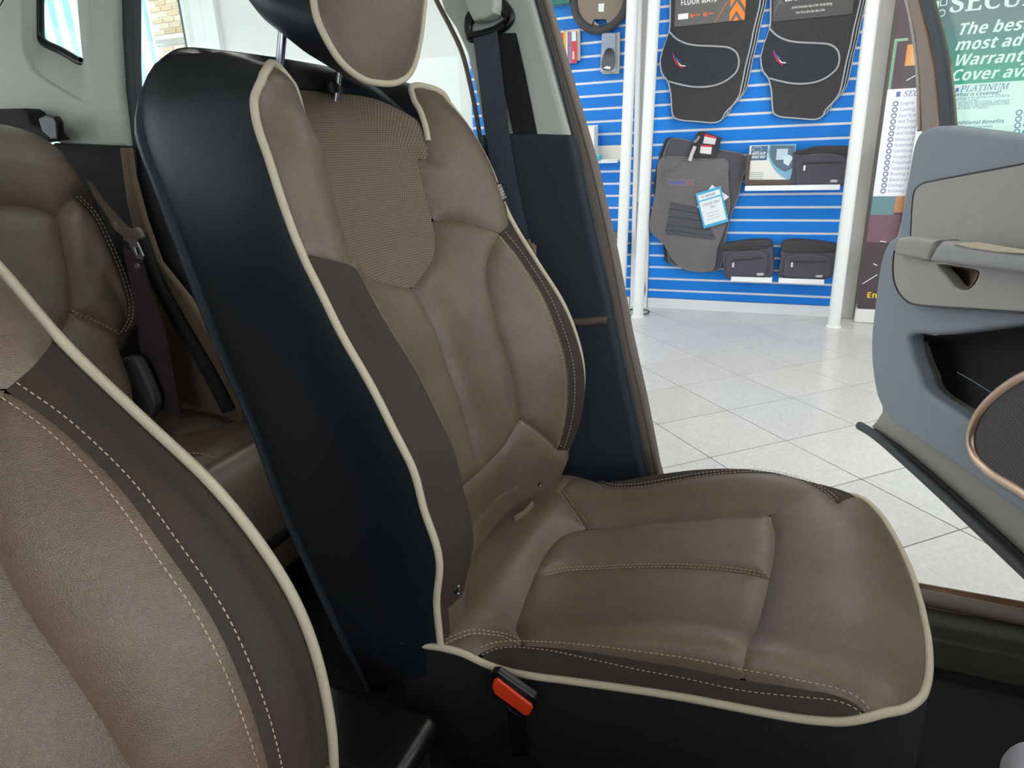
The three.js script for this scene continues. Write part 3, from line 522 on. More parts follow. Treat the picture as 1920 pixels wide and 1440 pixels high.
// front belt
{
  const b = thing('seat_belt', 'black front seat belt hanging from the loop on the centre pillar', 'seat belt');
  const w = V(0.05, -0.004, 0), z = ZB + 0.035;
  mesh('webbing', strap([[909, 58, z], [918, 130, z], [931, 240, z - 0.002], [948, 340, z - 0.004], [966, 420, z - 0.006], [990, 520, z - 0.008]].map(([x, y, q]) => atZ(x, y, q)), [w], 0.0012), mat.belt, b);
  mesh('webbing', strap([[944, 62, ZB + 0.016], [962, 140, ZB + 0.01], [987, 262, ZB + 0.004]].map(([x, y, q]) => atZ(x, y, q)), [w], 0.0012), mat.blackMatt, b).userData.label = 'rear run of the belt down to its slot';  // same webbing in black: the shade behind is put into its colour
  const lp = cr([[871, 28], [868, 60], [874, 76], [884, 80], [915, 70], [945, 58], [960, 42], [962, 25], [955, 10], [938, -6], [900, 0]], 60, true), hole = cr([[884, 44], [884, 62], [892, 66], [915, 60], [938, 52], [945, 42], [938, 30], [910, 34]], 30, true);
  mesh('belt_loop', plateZ(lp, ZB + 0.026, 0.014, { bevel: 0.006, seg: 3, holes: [pxZ(hole, ZB + 0.026)] }), mat.black, b);
  mesh('loop_bar', tube([[880, 68], [905, 64], [930, 56], [948, 46]].map(([x, y]) => atZ(x, y, ZB + 0.03)), 0.008, 24), mat.black, b);
  mesh('height_adjuster', plateZ([[850, -60], [866, -5], [876, 20], [886, 39], [905, 35], [926, 24], [929, 10], [928, -60]], ZB + 0.055, 0.05, { bevel: 0.008, seg: 3 }), mat.trimPale, b).userData.label = 'pale grey height adjuster cover';
  mesh('tongue', [plateZ([[986, 460], [996, 456], [1003, 463], [1003, 480], [998, 492], [984, 490]], ZB + 0.05, 0.012, { bevel: 0.003 }), plateZ([[986, 450], [993, 448], [994, 458], [986, 460]], ZB + 0.047, 0.006, { bevel: 0.001 })], M(0x7d6b4d, { roughness: 0.5 }), b);
  settle(b);
}
// airbag tag on the far edge of the front seat
{
  const c = document.createElement('canvas'); c.width = 256; c.height = 64; const g = c.getContext('2d'); g.fillStyle = '#17181a'; g.fillRect(0, 0, 256, 64); g.fillStyle = '#d8d3c4'; g.font = 'bold 54px sans-serif'; g.textAlign = 'center'; g.textBaseline = 'middle'; g.fillText('AIRBAG', 128, 34, 244);
  const t = new THREE.CanvasTexture(c); t.colorSpace = THREE.SRGBColorSpace;
  const p = atZ(941, 359, -1.152), u = atZ(948, 377, -1.152).sub(atZ(933, 342, -1.152)), L = u.length(); u.normalize(); const n = p.clone().sub(EYE).normalize().negate(), v = n.clone().cross(u).normalize(); n.copy(u).cross(v);
  const f = box(-L / 2, L / 2, -0.006, 0.006, -0.001, 0.001).applyMatrix4(new THREE.Matrix4().makeBasis(u, v, n).setPosition(p));
  const tg = mesh('airbag_tag', f, M(0xffffff, { map: t, roughness: 0.7 }), seat); tg.position.sub(seat.position); tg.userData.label = 'small black cloth tag lettered in white';
}
// red-buttoned buckle
{
  const b = thing('belt_buckle', 'black seat belt buckle with a red button beside the front seat cushion', 'buckle'), z = -0.612;
  mesh('housing', [plateZ([[917, 1265], [922, 1260], [934, 1260], [1002, 1308], [1006, 1314], [1002, 1330], [984, 1348], [976, 1346], [922, 1306]], z, 0.013, { bevel: 0.004, seg: 3 }), plateZ([[950, 1325], [978, 1345], [990, 1420], [960, 1420]], z - 0.012, 0.012, { bevel: 0.003 })], mat.black, b);
  mesh('button', plateZ([[921, 1289], [925, 1276], [932, 1273], [996, 1323], [998, 1330], [991, 1343], [984, 1344], [926, 1302]], z + 0.003, 0.012, { bevel: 0.003, seg: 3 }), P(0xe2401f, { roughness: 0.45 }), b);
  mesh('slot', plateZ([[943, 1270], [990, 1303], [988, 1308], [940, 1276]], z + 0.0008, 0.002, { bevel: 0 }), mat.blackMatt, b);
  settle(b);
}
{
  const k = thing('center_console', 'black console box with a rounded lid between the two front seats', 'console');
  mesh('lid', box(-0.86, -0.372, 0.545, 0.58, -0.592, -0.47, 0.017), mat.black, k);
  mesh('box', box(-0.85, -0.385, 0.3, 0.547, -0.585, -0.475, 0.02), mat.blackMatt, k);
  mesh('tunnel', box(-0.4, 0.7, 0.29, 0.38, -0.6, -0.43, 0.03), mat.blackMatt, k);
  settle(k);
  const l = thing('gear_lever', 'light grey gear lever knob at the lower right corner', 'gear lever'), p = atZ(1946, 1464, -0.44);
  mesh('knob', new THREE.SphereGeometry(0.021, 28, 20).scale(1, 1.25, 1).translate(p.x, p.y, p.z), P(0xa9a9b2, { roughness: 0.3 }), l);
  mesh('stick', tube([[p.x, p.y - 0.02, p.z], [p.x + 0.02, 0.45, p.z + 0.01]], 0.008, 8), mat.black, l);
  mesh('gaiter', new THREE.LatheGeometry([[0.012, 0.1], [0.02, 0.07], [0.045, 0.02], [0.055, 0]].map((q) => new THREE.Vector2(...q)), 24).translate(p.x + 0.02, 0.375, p.z + 0.01), mat.blackMatt, l);
  settle(l);
}
// rear bench
{
  const r = thing('rear_bench', 'brown leather rear bench seat partly hidden behind the two front seats', 'car seat');
  const RX = (z, y) => -1.5 - (y - 0.75) * 0.28 - 0.35 * (z + 0.9) ** 2, S = (z, y) => V(RX(z, y), y, z), N = V(1, 0.2, 0);
  const on = (pts) => pts.map(([x, y]) => { let p = atX(x, y, -1.55); for (let i = 0; i < 8; i++) p = atX(x, y, RX(p.z, p.y)); return [p.z, p.y]; });
  const bk = sub('backrest', r), add = (n, g, m) => mesh(n, g, m, bk), mk = (pts, o) => panel(S, N, on(pts), { step: 0.007, ...o });
  const top = cr([[-200, 235], [-60, 228], [0, 232], [50, 244], [95, 266], [135, 308], [158, 345], [168, 362]], 40), up = cr([[168, 352], [140, 369], [118, 387], [104, 408]], 14), mid = cr([[104, 408], [70, 392], [0, 384], [-200, 378]], 20);
  const inn = cr([[105, 408], [112, 440], [122, 490], [132, 545], [132, 585], [118, 618], [90, 645], [40, 668], [-200, 720]], 50), sti = cr([[140, 369], [172, 402], [203, 462], [230, 530], [240, 572], [238, 600], [222, 628]], 40), out = cr([[168, 352], [190, 400], [220, 470], [248, 540], [263, 590], [262, 604], [240, 640], [226, 662]], 40);
  const low = cr([[132, 586], [175, 604], [222, 628]], 12), nearIdx = (run, p) => run.reduce((b, q, i) => Math.hypot(q[0] - p[0], q[1] - p[1]) < Math.hypot(run[b][0] - p[0], run[b][1] - p[1]) ? i : b, 0);
  const ki = nearIdx(inn, [132, 586]);
  add('shoulder_pad', mk([...top, ...up, ...mid], { puff: 0.03, sig: 0.035 }), mat.leather);
  add('centre_panel', mk([...rev(mid), ...inn], { puff: 0.018, sig: 0.02 }), mat.leather);
  add('side_bolster', mk([...up.slice(4), ...inn.slice(0, ki), ...low, ...rev(sti)], { puff: 0.02, sig: 0.02 }), mat.leather);
  add('bolster_edge', mk([...sti, ...rev(out)], { puff: 0.01 }), mat.suede);
  add('lower_panel', mk([...inn.slice(ki), [-200, 900], [255, 900], [252, 760], [246, 720], [230, 672], ...cr([[226, 662], [222, 628]], 4), ...rev(low)], { puff: 0.015, sig: 0.02 }), mat.leather);
  const sm = [];
  for (const [s, dx] of [[sti, 4], [sti, -3], [low, 3], [low, -3]]) sm.push(stitches(on(s.map(([x, y]) => [x + dx, y + (s === low ? dx : 0)])).map(([z, y]) => S(z, y).add(V(0.011, 0.002, 0))), 0.007, 0.004, 0.0009));
  add('stitching', sm, mat.thread).userData.kind = 'stuff';
  add('core', box(-1.86, -1.72, 0.5, 1.32, -1.1, 0.45, 0.04), mat.blackMatt);
  const cu = sub('cushion', r), cy = (z, x) => 0.615 - Math.max(0, x + 1.14) ** 2 * 7 + 0.028 * Math.exp(-(((x + 1.12) / 0.05) ** 2)) - 0.012 * Math.exp(-(((x + 1.215) / 0.03) ** 2)) - 0.25 * Math.max(0, -1.22 - z), C = (z, x) => V(x, cy(z, x), z);
  const oc = (pts) => pts.map(([x, y]) => { const p = hit((q) => q.x > -0.96 || q.x < -1.9 ? 1 : q.y - cy(q.z, q.x), x, y, 4); return [p.z, p.x]; });
  const pad = (n, poly, o) => mesh(n, panel(C, V(0.2, 1, 0), poly, { step: 0.007, ...o }), mat.leather, cu);
  const sA = oc([[318, 818], [355, 812], [400, 803], [460, 793]]), sB = oc([[320, 817], [308, 800], [286, 786]]);
  pad('side_bolster', [...sA, [-1.36, -1.08], [-1.36, -1.62], [sB[2][0], -1.64], ...rev(sB)], { puff: 0.02, sig: 0.03 });
  pad('centre_pad', [...sA, [-1.2, -1.1], [-1.2, -0.975], [-0.2, -0.975], [-0.2, -1.62], [sB[2][0], -1.62], ...rev(sB)], { puff: 0.012, sig: 0.015 });
  const th = oc([[348, 859], [372, 859], [392, 864], [404, 872]]);
  mesh('stitching', [stitches(th.map(([z, x]) => C(z, x).add(V(0, 0.0135, 0))), 0.006, 0.004, 0.0009), stitches(th.map(([z, x]) => C(z, x).add(V(0.012, 0.0135, 0))), 0.006, 0.004, 0.0009)], mat.thread, cu).userData.kind = 'stuff';
  mesh('base', [box(-1.65, -0.99, 0.3, 0.5, -1.2, 0.4, 0.02)], mat.blackMatt, cu);
  settle(r);
  const bits = thing('belt_guide', 'black plastic belt guide on top of the rear backrest', 'belt guide');
  mesh('hook', plateZ([[70, 222], [86, 215], [100, 218], [106, 228], [108, 262], [96, 262], [78, 246]], -1.2, 0.02, { bevel: 0.005 }), mat.black, bits);
  mesh('guide', plateZ([[-80, 205], [42, 203], [52, 210], [60, 232], [84, 244], [100, 262], [60, 268], [-80, 246]], -1.21, 0.05, { bevel: 0.008 }), mat.blackMatt, bits);
  settle(bits);
  const lat = thing('seat_latch', 'grey plastic latch cover beside the rear cushion', 'latch');
  mesh('cover', plateZ(cr([[222, 678], [238, 670], [252, 674], [262, 690], [286, 745], [289, 760], [280, 785], [268, 790], [252, 750]], 40, true), -1.12, 0.03, { bevel: 0.009, seg: 3 }), M(0x4a4749, { roughness: 0.5 }), lat);
  mesh('bracket', plateZ([[222, 680], [240, 700], [275, 785], [262, 800], [228, 720]], -1.125, 0.03, { bevel: 0.004 }), mat.black, lat);
  settle(lat);
  const rb = thing('rear_seat_belt', 'brown-black rear seat belt with a steel tongue hanging beside the rear backrest', 'seat belt');
  const wd = (px, y, z, w) => atZ(px + w / 2, y + w * 0.22, z).sub(atZ(px - w / 2, y - w * 0.22, z));
  mesh('webbing', strap([[168, 340, -1.19], [186, 372, -1.19], [208, 400, -1.185], [233, 432, -1.18]].map(([x, y, z]) => atZ(x, y, z)), [wd(168, 340, -1.19, 10), wd(186, 372, -1.19, 18), wd(208, 400, -1.185, 27), wd(233, 432, -1.18, 40)], 0.001), M(0x7b6a58, { roughness: 0.7, bumpMap: T.ribs, bumpScale: 0.0003 }), rb);  // lit upper run: the light is put into a paler webbing colour
  mesh('webbing', strap([[247, 470, -1.185], [262, 530, -1.18], [285, 620, -1.17], [308, 770, -1.16]].map(([x, y, z]) => atZ(x, y, z)), [wd(247, 470, -1.185, 34), wd(262, 530, -1.18, 40), wd(285, 620, -1.17, 56), wd(308, 770, -1.16, 66)], 0.001), mat.beltBrown, rb);
  mesh('tongue_handle', plateZ([[205, 418], [212, 416], [219, 427], [250, 430], [253, 427], [260, 434], [264, 445], [260, 449], [230, 443], [215, 433]], -1.17, 0.014, { bevel: 0.003, seg: 3 }), M(0x6f6158, { roughness: 0.5 }), rb);
  mesh('tongue', plateZ([[230, 443], [259, 448], [257, 454], [261, 462], [269, 480], [267, 487], [256, 485], [248, 470], [240, 455], [232, 450]], -1.172, 0.003, { bevel: 0.0008, holes: [pxZ([[250, 462], [257, 463], [263, 478], [256, 478]], -1.172)] }), mat.steel, rb);
  const sp = atZ(257, 499, -1.172); mesh('stop_button', new THREE.CylinderGeometry(0.0068, 0.0072, 0.006, 18).rotateX(Math.PI / 2).translate(sp.x, sp.y, sp.z), M(0x6a6164, { roughness: 0.4 }), rb);
  settle(rb);
}
// ---------- the open front door ----------
{
  const d = sub('door', car); d.userData.label = 'open grey front door with armrest, map pocket and copper-ringed speaker';
  const Po = V(0.261, 0, -2.254), U = V(0.35, 0, 0.9368), Nn = V(-0.9368, 0, 0.35);
  const onD = (pts, off = 0) => pts.map(([x, y]) => { const r = ray(x, y), o = Po.clone().addScaledVector(Nn, off), t = o.clone().sub(EYE).dot(Nn) / r.dot(Nn), p = EYE.clone().addScaledVector(r, t); return [p.clone().sub(o).dot(U), p.y]; });
  const pl = (pts, off, depth, o = {}) => plate(onD(pts, off), depth, { o: Po.clone().addScaledVector(Nn, off), u: U, v: V(0, 1, 0), ...o, holes: (o.holes || []).map((h) => onD(h, off)) });
  const at = (pts, off) => onD(pts, off).map(([s, y]) => Po.clone().addScaledVector(Nn, off).addScaledVector(U, s).setY(y));
  const grey = M(0x87919a, { roughness: 0.62, bumpMap: T.grain, bumpScale: 0.0004 }), pad = M(0xa6a39f, { roughness: 0.7, bumpMap: T.grain, bumpScale: 0.0003 }), dark = M(0x1d2126, { roughness: 0.7, bumpMap: T.grain, bumpScale: 0.0004 });
  const pocket = cr([[1702, 634], [1704, 650], [1712, 680], [1722, 704], [1727, 722], [1740, 738], [1775, 762], [1822, 792], [1900, 830], [1990, 860], [2050, 820], [2060, 640], [1990, 600], [1920, 608], [1850, 618], [1760, 628], [1712, 627]], 90, true);
  const scoop = cr([[1752, 494], [1775, 524], [1790, 542], [1808, 547], [1824, 540], [1838, 512], [1830, 504], [1790, 496]], 30, true);
  const trim = [...cr([[1683, 440], [1690, 395], [1701, 330], [1712, 272], [1724, 247], [1748, 237]], 24), ...cr([[1770, 236], [1920, 255], [2300, 305]], 8), [2300, 1270], ...cr([[1920, 968], [1800, 880], [1705, 815], [1668, 788], [1646, 752], [1635, 700], [1632, 640], [1640, 560], [1653, 480], [1666, 452], [1683, 440]], 50)];
  mesh('trim_panel', pl(trim, 0.03, 0.05, { bevel: 0.014, seg: 4, holes: [pocket, scoop] }), grey, d).userData.label = 'grey moulded inner panel';
  mesh('map_pocket', skin([at(pocket, 0.016), at(pocket.map(([x, y]) => [1880 + (x - 1880) * 0.99, 720 + (y - 720) * 0.97]), -0.02), at(pocket.map(([x, y]) => [1880 + (x - 1880) * 0.92, 725 + (y - 725) * 0.85]), -0.075), at(pocket.map(([x, y]) => [1880 + (x - 1880) * 0.5, 725 + (y - 725) * 0.4]), -0.085), at(pocket.map(() => [1880, 725]), -0.085)], { closeU: true }), dark, d).userData.label = 'hollow dark map pocket';  // shade inside the recess is put into the dark colour
  mesh('pocket_rib', tube(at([[1795, 698], [1830, 718], [1865, 740]], -0.05), 0.0015, 16), grey, d);
  // outer shell and its weather strip along the bottom
  mesh('shell', pl([[1652, 772], [1640, 790], [1632, 800], [1760, 905], [1920, 1046], [2300, 1400], [2300, 330], [1745, 262], [1720, 300], [1672, 470], [1650, 620]], -0.02, 0.07, { bevel: 0.01, holes: [pocket] }), M(0x9b968f, { roughness: 0.5 }), d).userData.label = 'grey-beige painted door shell';
  mesh('bottom_seal', tube(at([[1612, 798], [1640, 815], [1700, 866], [1800, 957], [1925, 1074], [2200, 1330]], 0.0), 0.014, 70), mat.rubber, d).userData.label = 'black rubber weather strip';
  mesh('bottom_seal', tube(at([[1640, 806], [1700, 850], [1800, 936], [1925, 1050], [2200, 1310]], -0.005), 0.006, 70), mat.blackMatt, d);
  // window frame and glass
  mesh('window_frame', pl([[1676, -60], [1699, 0], [1714, 70], [1722, 150], [1726, 250], [1762, 250], [1758, 190], [1751, 120], [1738, 60], [1722, 0], [1705, -60]], -0.012, 0.05, { bevel: 0.008, seg: 3 }), mat.paint, d).userData.label = 'brown painted window frame';
  mesh('frame_flange', tube(at([[1680, -60], [1700, 0], [1714, 70], [1722, 150], [1724, 245]], -0.015), 0.006, 40), M(0xa9a29a, { roughness: 0.4 }), d);
  mesh('window_seal', pl([[1706, -60], [1723, 0], [1740, 60], [1752, 120], [1760, 190], [1763, 255], [1784, 255], [1777, 170], [1768, 100], [1755, 45], [1742, 0], [1722, -60]], -0.008, 0.014, { bevel: 0.004 }), M(0x3c3f44, { roughness: 0.6 }), d).userData.label = 'dark rubber run of the window glass';
  mesh('window_glass', pl([[1720, -120], [1745, 0], [1766, 120], [1777, 262], [2300, 320], [2300, -120]], -0.03, 0.004, { bevel: 0 }), mat.glassGreen, d);
  // upper insert, armrest, handle
  const ins = [[1707, 446], ...cr([[1708, 430], [1711, 380], [1716, 356], [1728, 345], [1750, 339]], 16), [1920, 307], [2300, 240], [2300, 520], [1920, 468]];
  mesh('upper_insert', pl(ins, 0.034, 0.02, { bevel: 0.003 }), pad, d).userData.label = 'lighter grey upper insert';
  mesh('insert_joint', tube(at(ins.slice(0, 19), 0.033), 0.0022, 60), mat.black, d);
  const rest = [...cr([[1677, 470], [1674, 500], [1677, 530], [1688, 553], [1705, 568], [1735, 574]], 30), [1920, 586], [2300, 612], [2300, 545], [1920, 505], [1740, 488]];
  mesh('armrest_panel', pl(rest, 0.06, 0.034, { bevel: 0.006, seg: 3, holes: [cr([[1757, 497], [1775, 520], [1790, 538], [1808, 543], [1822, 536], [1834, 512], [1830, 508], [1790, 500]], 30, true)] }), pad, d).userData.label = 'grey panel below the armrest';
  mesh('panel_joint', tube(at(rest.slice(0, 32), 0.057), 0.0022, 60), mat.black, d);
  const sc = cr([[1757, 497], [1775, 520], [1790, 538], [1808, 543], [1822, 536], [1834, 512], [1830, 508], [1790, 500]], 30, true);
  mesh('handle_scoop', skin([at(sc, 0.058), at(sc.map(([x, y]) => [1800 + (x - 1800) * 0.9, 515 + (y - 515) * 0.9]), 0.02), at(sc.map(([x, y]) => [1800 + (x - 1800) * 0.5, 513 + (y - 513) * 0.5]), -0.004), at(sc.map(() => [1800, 513]), -0.006)], { closeU: true }), M(0x7b6a55, { roughness: 0.6 }), d);
  mesh('armrest_pad', pl([[1682, 446], [1700, 443], [1755, 450], [1748, 466], [1738, 489], [1676, 478], [1677, 462]], 0.085, 0.07, { bevel: 0.012, seg: 4 }), pad, d).userData.label = 'stitched soft armrest end';
  mesh('stitching', stitches(at([[1679, 461], [1710, 464], [1746, 468]], 0.0865), 0.004, 0.0025, 0.0006), mat.thread, d).userData.kind = 'stuff';
  mesh('pull_handle', pl([[1739, 490], [1752, 463], [1762, 452], [1920, 474], [2300, 530], [2300, 560], [1920, 514], [1820, 500]], 0.1, 0.05, { bevel: 0.014, seg: 4 }), M(0x9c9d9d, { roughness: 0.5, bumpMap: T.grain, bumpScale: 0.0002 }), d).userData.label = 'pale grey pull handle';
  mesh('handle_inlay', pl([[1785, 456], [1830, 453], [1880, 462], [1920, 468], [1920, 476], [1870, 473], [1820, 466]], 0.102, 0.01, { bevel: 0.002 }), P(0xb8a894, { roughness: 0.25, metalness: 0.7 }), d);
  // speaker
  const ring = cr([[2040, 690], [1980, 682], [1920, 699], [1870, 731], [1832, 772], [1815, 818], [1822, 855], [1852, 888], [1905, 921], [1965, 960], [2035, 985], [2085, 900], [2088, 790]], 90, true), cx = 1955, cyy = 830, inner = ring.map(([x, y]) => [cx + (x - cx) * 0.9, cyy + (y - cyy) * 0.9]);
  const mesT = tex(256, (u, v) => { const y = v * 8, r = Math.floor(y), x = u * 8 + (r % 2) * 0.5, q = Math.hypot(x - Math.floor(x) - 0.5, y - r - 0.5); const k = q < 0.38 ? 0.03 : 0.34; return [k, k, k * 1.02]; }, 0.046, true), mesB = tex(256, (u, v) => { const y = v * 8, r = Math.floor(y), x = u * 8 + (r % 2) * 0.5, q = Math.hypot(x - Math.floor(x) - 0.5, y - r - 0.5); return q < 0.4 ? 0 : 1; }, 0.046);
  const rim = ring.map(([x, y]) => [cx + (x - cx) * 0.95, cyy + (y - cyy) * 0.95]);
  mesh('speaker_ring', tube(at(rim, 0.037), 0.0115, 140, true, 14), P(0xc4a893, { roughness: 0.32, metalness: 0.75 }), d).userData.label = 'copper-coloured speaker ring';
  mesh('speaker_grille', pl(inner, 0.04, 0.01, { bevel: 0 }), M(0xffffff, { map: mesT, bumpMap: mesB, bumpScale: 0.001, roughness: 0.5 }), d).userData.label = 'black honeycomb speaker grille';
}
settle(car);
// ---------- the accessory wall ----------
const ZS = -5.48, PITCHS = 0.0942;
const conv = (pts, s, ox, oy) => pts.map(([x, y]) => [x / s + ox, y / s + oy]);
// a flat printed piece on the plane z, spanning the given metres; draw(ctx, at(px, py) -> canvas point, metres -> canvas)
function print(x0, x1, y0, y1, res, draw) {
  const c = document.createElement('canvas'); c.width = Math.round((x1 - x0) * res); c.height = Math.round((y1 - y0) * res); const g = c.getContext('2d');
  draw(g, (X, Y) => [(X - x0) * res, (y1 - Y) * res], res, c.width, c.height);
  const t = new THREE.CanvasTexture(c); t.colorSpace = THREE.SRGBColorSpace; t.magFilter = THREE.LinearFilter; return t;
}
function sheet(name, x0, x1, y0, y1, z, th, m, parent) {                  // board whose face carries the print once
  return mesh(name, box(x0, x1, y0, y1, z - th, z), m, parent);
}
const blue = [0x1f82e2, 0x1c7ede, 0x2286e6].map((c) => P(c, { roughness: 0.38, specularIntensity: 0.5 })), alu = M(0xe4e7ee, { roughness: 0.4, metalness: 0.1 });
function slatPanel(x0, x1, label) {
  const p = thing('slat_panel', label, 'display panel');
  mesh('backing', box(x0, x1, 0.085, 2.75, ZW, ZW + 0.004), alu, p);
  let n = 0;
  for (let k = -13; k < 16; k++) {
    const y0 = 1.28 + k * PITCHS, a = Math.max(0.087, y0 + 0.0095), b = y0 + PITCHS - 0.0095; if (b < 0.1) continue;
    mesh('slat', box(x0, x1, a, b, ZW + 0.002, ZS, 0.0015), blue[n++ % 3], p);
    if (y0 > 0.1) mesh('slot_insert', box(x0, x1, y0 - 0.0092, y0 + 0.0092, ZW + 0.003, ZW + 0.015, 0.001), alu, p);
  }
  mesh('kickboard', box(x0, x1, 0.0, 0.084, ZW, ZS + 0.015, 0.003), M(0xe3e7ea, { roughness: 0.45 }), p);
  return settle(p);
}
const xR0 = atZ(1223, 300, ZS).x, xR1 = atZ(1586, 420, ZS).x, xL1 = atZ(1176, 240, ZS).x, xL0 = -2.62;
slatPanel(xR0, xR1, 'right blue slat panel behind the car mats and black bags');
slatPanel(xL0, xL1 + 0.05, 'left blue slat panel behind the steering wheel cover and leaflets');
{
  const px = (x, y) => atZ(x, y, ZS).x;
  const t = struct('trim_1', [box(xL1 + 0.06, px(1197, 300), 0, CEIL, ZW, ZS + 0.03, 0.004), box(px(1213, 300), xR0 - 0.004, 0, CEIL, ZW, ZS + 0.03, 0.004)], struC.skirt); t.userData.label = 'pale uprights between the slat panels';
  struct('trim_2', box(px(1197, 300), px(1213, 300), 0, CEIL, ZW, ZS - 0.005), struC.grey);
  struct('trim_3', [box(xR1 + 0.01, 0.45, 0, CEIL, ZW, ZS + 0.02, 0.004)], struC.grey);
  struct('baseboard_back', box(0.46, 3.5, 0, 0.11, ZW, ZW + 0.02, 0.004), struC.skirt);
  struct('wall_panel', box(0.45, 3.5, 0.11, CEIL, ZW, ZW + 0.012), struC.grey);
  const pole = (a, b, za, label) => { const p = thing('pole', label, 'pole'), A = atZ(...a, za), B = atZ(...b, za), d = B.clone().sub(A), foot = A.clone().addScaledVector(d, -(A.y - 0.006) / d.y), top = A.clone().addScaledVector(d, (CEIL - 0.01 - A.y) / d.y); mesh('tube', tube([foot, foot.clone().lerp(top, 0.5), top], 0.041, 4, false, 24), P(0xeceeec, { roughness: 0.3 }), p); mesh('foot_plate', new THREE.CylinderGeometry(0.05, 0.052, 0.012, 24).translate(foot.x, 0.006, foot.z), struC.frame, p); settle(p); };
  pole([1166, 480], [1186, 0], -5.17, 'white round pole leftmost, between the left slat panel and its neighbour');
  pole([1196, 590], [1227, 0], -5.14, 'white round pole in the middle, left of the carpet mats');
  pole([1563, 610], [1637, 0], -5.18, 'white round pole at the right end of the blue slats');
  const cb = thing('cable', 'thin dark cable looping on the floor behind the middle pole', 'cable');
  mesh('wire', tube([[1196, 380, -5.46], [1199, 460, -5.46], [1206, 510, -5.45], [1209, 545, -5.44], [1205, 562, -5.4]].map(([x, y, z]) => atZ(x, y, z)), 0.005, 40), mat.rubber, cb);
  mesh('wire', tube([[1168, 590], [1190, 592], [1212, 588], [1217, 583], [1206, 580], [1186, 580], [1168, 583]].map(([x, y]) => atY(x, y, 0.006)), 0.005, 40), mat.rubber, cb);
  settle(cb);
}
// carpet mat sets
const carpetM = M(0x5a575a, { roughness: 1, map: T.carpet, bumpMap: T.fleck, bumpScale: 0.003 }), carpetD = M(0x4c5057, { roughness: 1, map: T.carpet, bumpMap: T.fleck, bumpScale: 0.003 }), binding = M(0xbfc1c4, { roughness: 0.8, bumpMap: T.ribs, bumpScale: 0.0008 });
const matOut = cr(conv([[500, -240], [496, 0], [490, 160], [460, 250], [440, 330], [452, 400], [482, 440], [500, 520], [505, 600], [515, 640], [545, 655], [640, 665], [755, 670], [788, 652], [802, 620], [850, 570], [882, 520], [900, 450], [920, 350], [945, 250], [965, 150], [985, 70], [1000, 0], [1010, -240]], 3, 1280, 0), 110);
const padIn = cr(conv([[490, 162], [530, 200], [580, 225], [640, 237], [760, 243], [830, 252], [870, 282], [882, 330], [870, 380], [830, 422], [770, 455], [700, 470], [620, 470], [550, 457], [486, 440]], 3, 1280, 0), 70);
function matSet(dx, dy, label, draw, cardPx) {
  const t = thing('car_mat_set', label, 'car mats'), sh = (pts, ax = 0, ay = 0) => pts.map(([x, y]) => [x + dx + ax, y + dy + ay]);
  const z = ZS + 0.05;
  for (const [ax, ay, dz] of [[13, -12, -0.028], [7, -6, -0.014]]) { mesh('rear_mat', plateZ(sh(matOut, ax, ay), z + dz, 0.008, { bevel: 0.002 }), carpetD, t); mesh('binding', tube(sh(matOut, ax, ay).map(([x, y]) => atZ(x, y, z + dz - 0.003)), 0.0045, 110), binding, t); }
  mesh('front_mat', plateZ(sh(matOut), z, 0.009, { bevel: 0.002 }), carpetM, t);
  mesh('binding', tube(sh(matOut).map(([x, y]) => atZ(x, y, z - 0.003)), 0.0055, 120), binding, t);
  mesh('heel_pad', plateZ(sh([...padIn, [1438, 133], [1427, 108], [1433, 83]]), z + 0.004, 0.005, { bevel: 0.001 }), carpetD, t);
  mesh('binding', tube(sh(padIn).map(([x, y]) => atZ(x, y, z + 0.004)), 0.0065, 80), binding, t);
  const lg = (pts, c) => mesh('logo', plateZ(sh(pts), z + 0.006, 0.002, { bevel: 0 }), M(c, { roughness: 0.8 }), t);
  lg([[1449.5, 92], [1452, 99], [1457, 107], [1464, 118], [1474, 119], [1466, 122], [1457, 115], [1451, 104]], 0xc2364a); lg([[1452, 99], [1458, 108], [1466, 116], [1475, 117], [1469, 121], [1459, 113]], 0xe8e6e2); lg([[1450, 93], [1455, 101], [1463, 108], [1467, 108], [1460, 109], [1453, 102]], 0x3f64c0);
  const [q0, q1] = cardPx, A = atZ(q0[0], q0[1], z + 0.006), B = atZ(q1[0], q1[1], z + 0.006), tx = print(A.x, B.x, B.y, A.y, 1400, (g, P, r, w, h) => draw(g, w, h));
  mesh('header_card', box(A.x, B.x, B.y, A.y, z + 0.001, z + 0.006), M(0xffffff, { map: tx, roughness: 0.45 }), t);
  return settle(t);
}
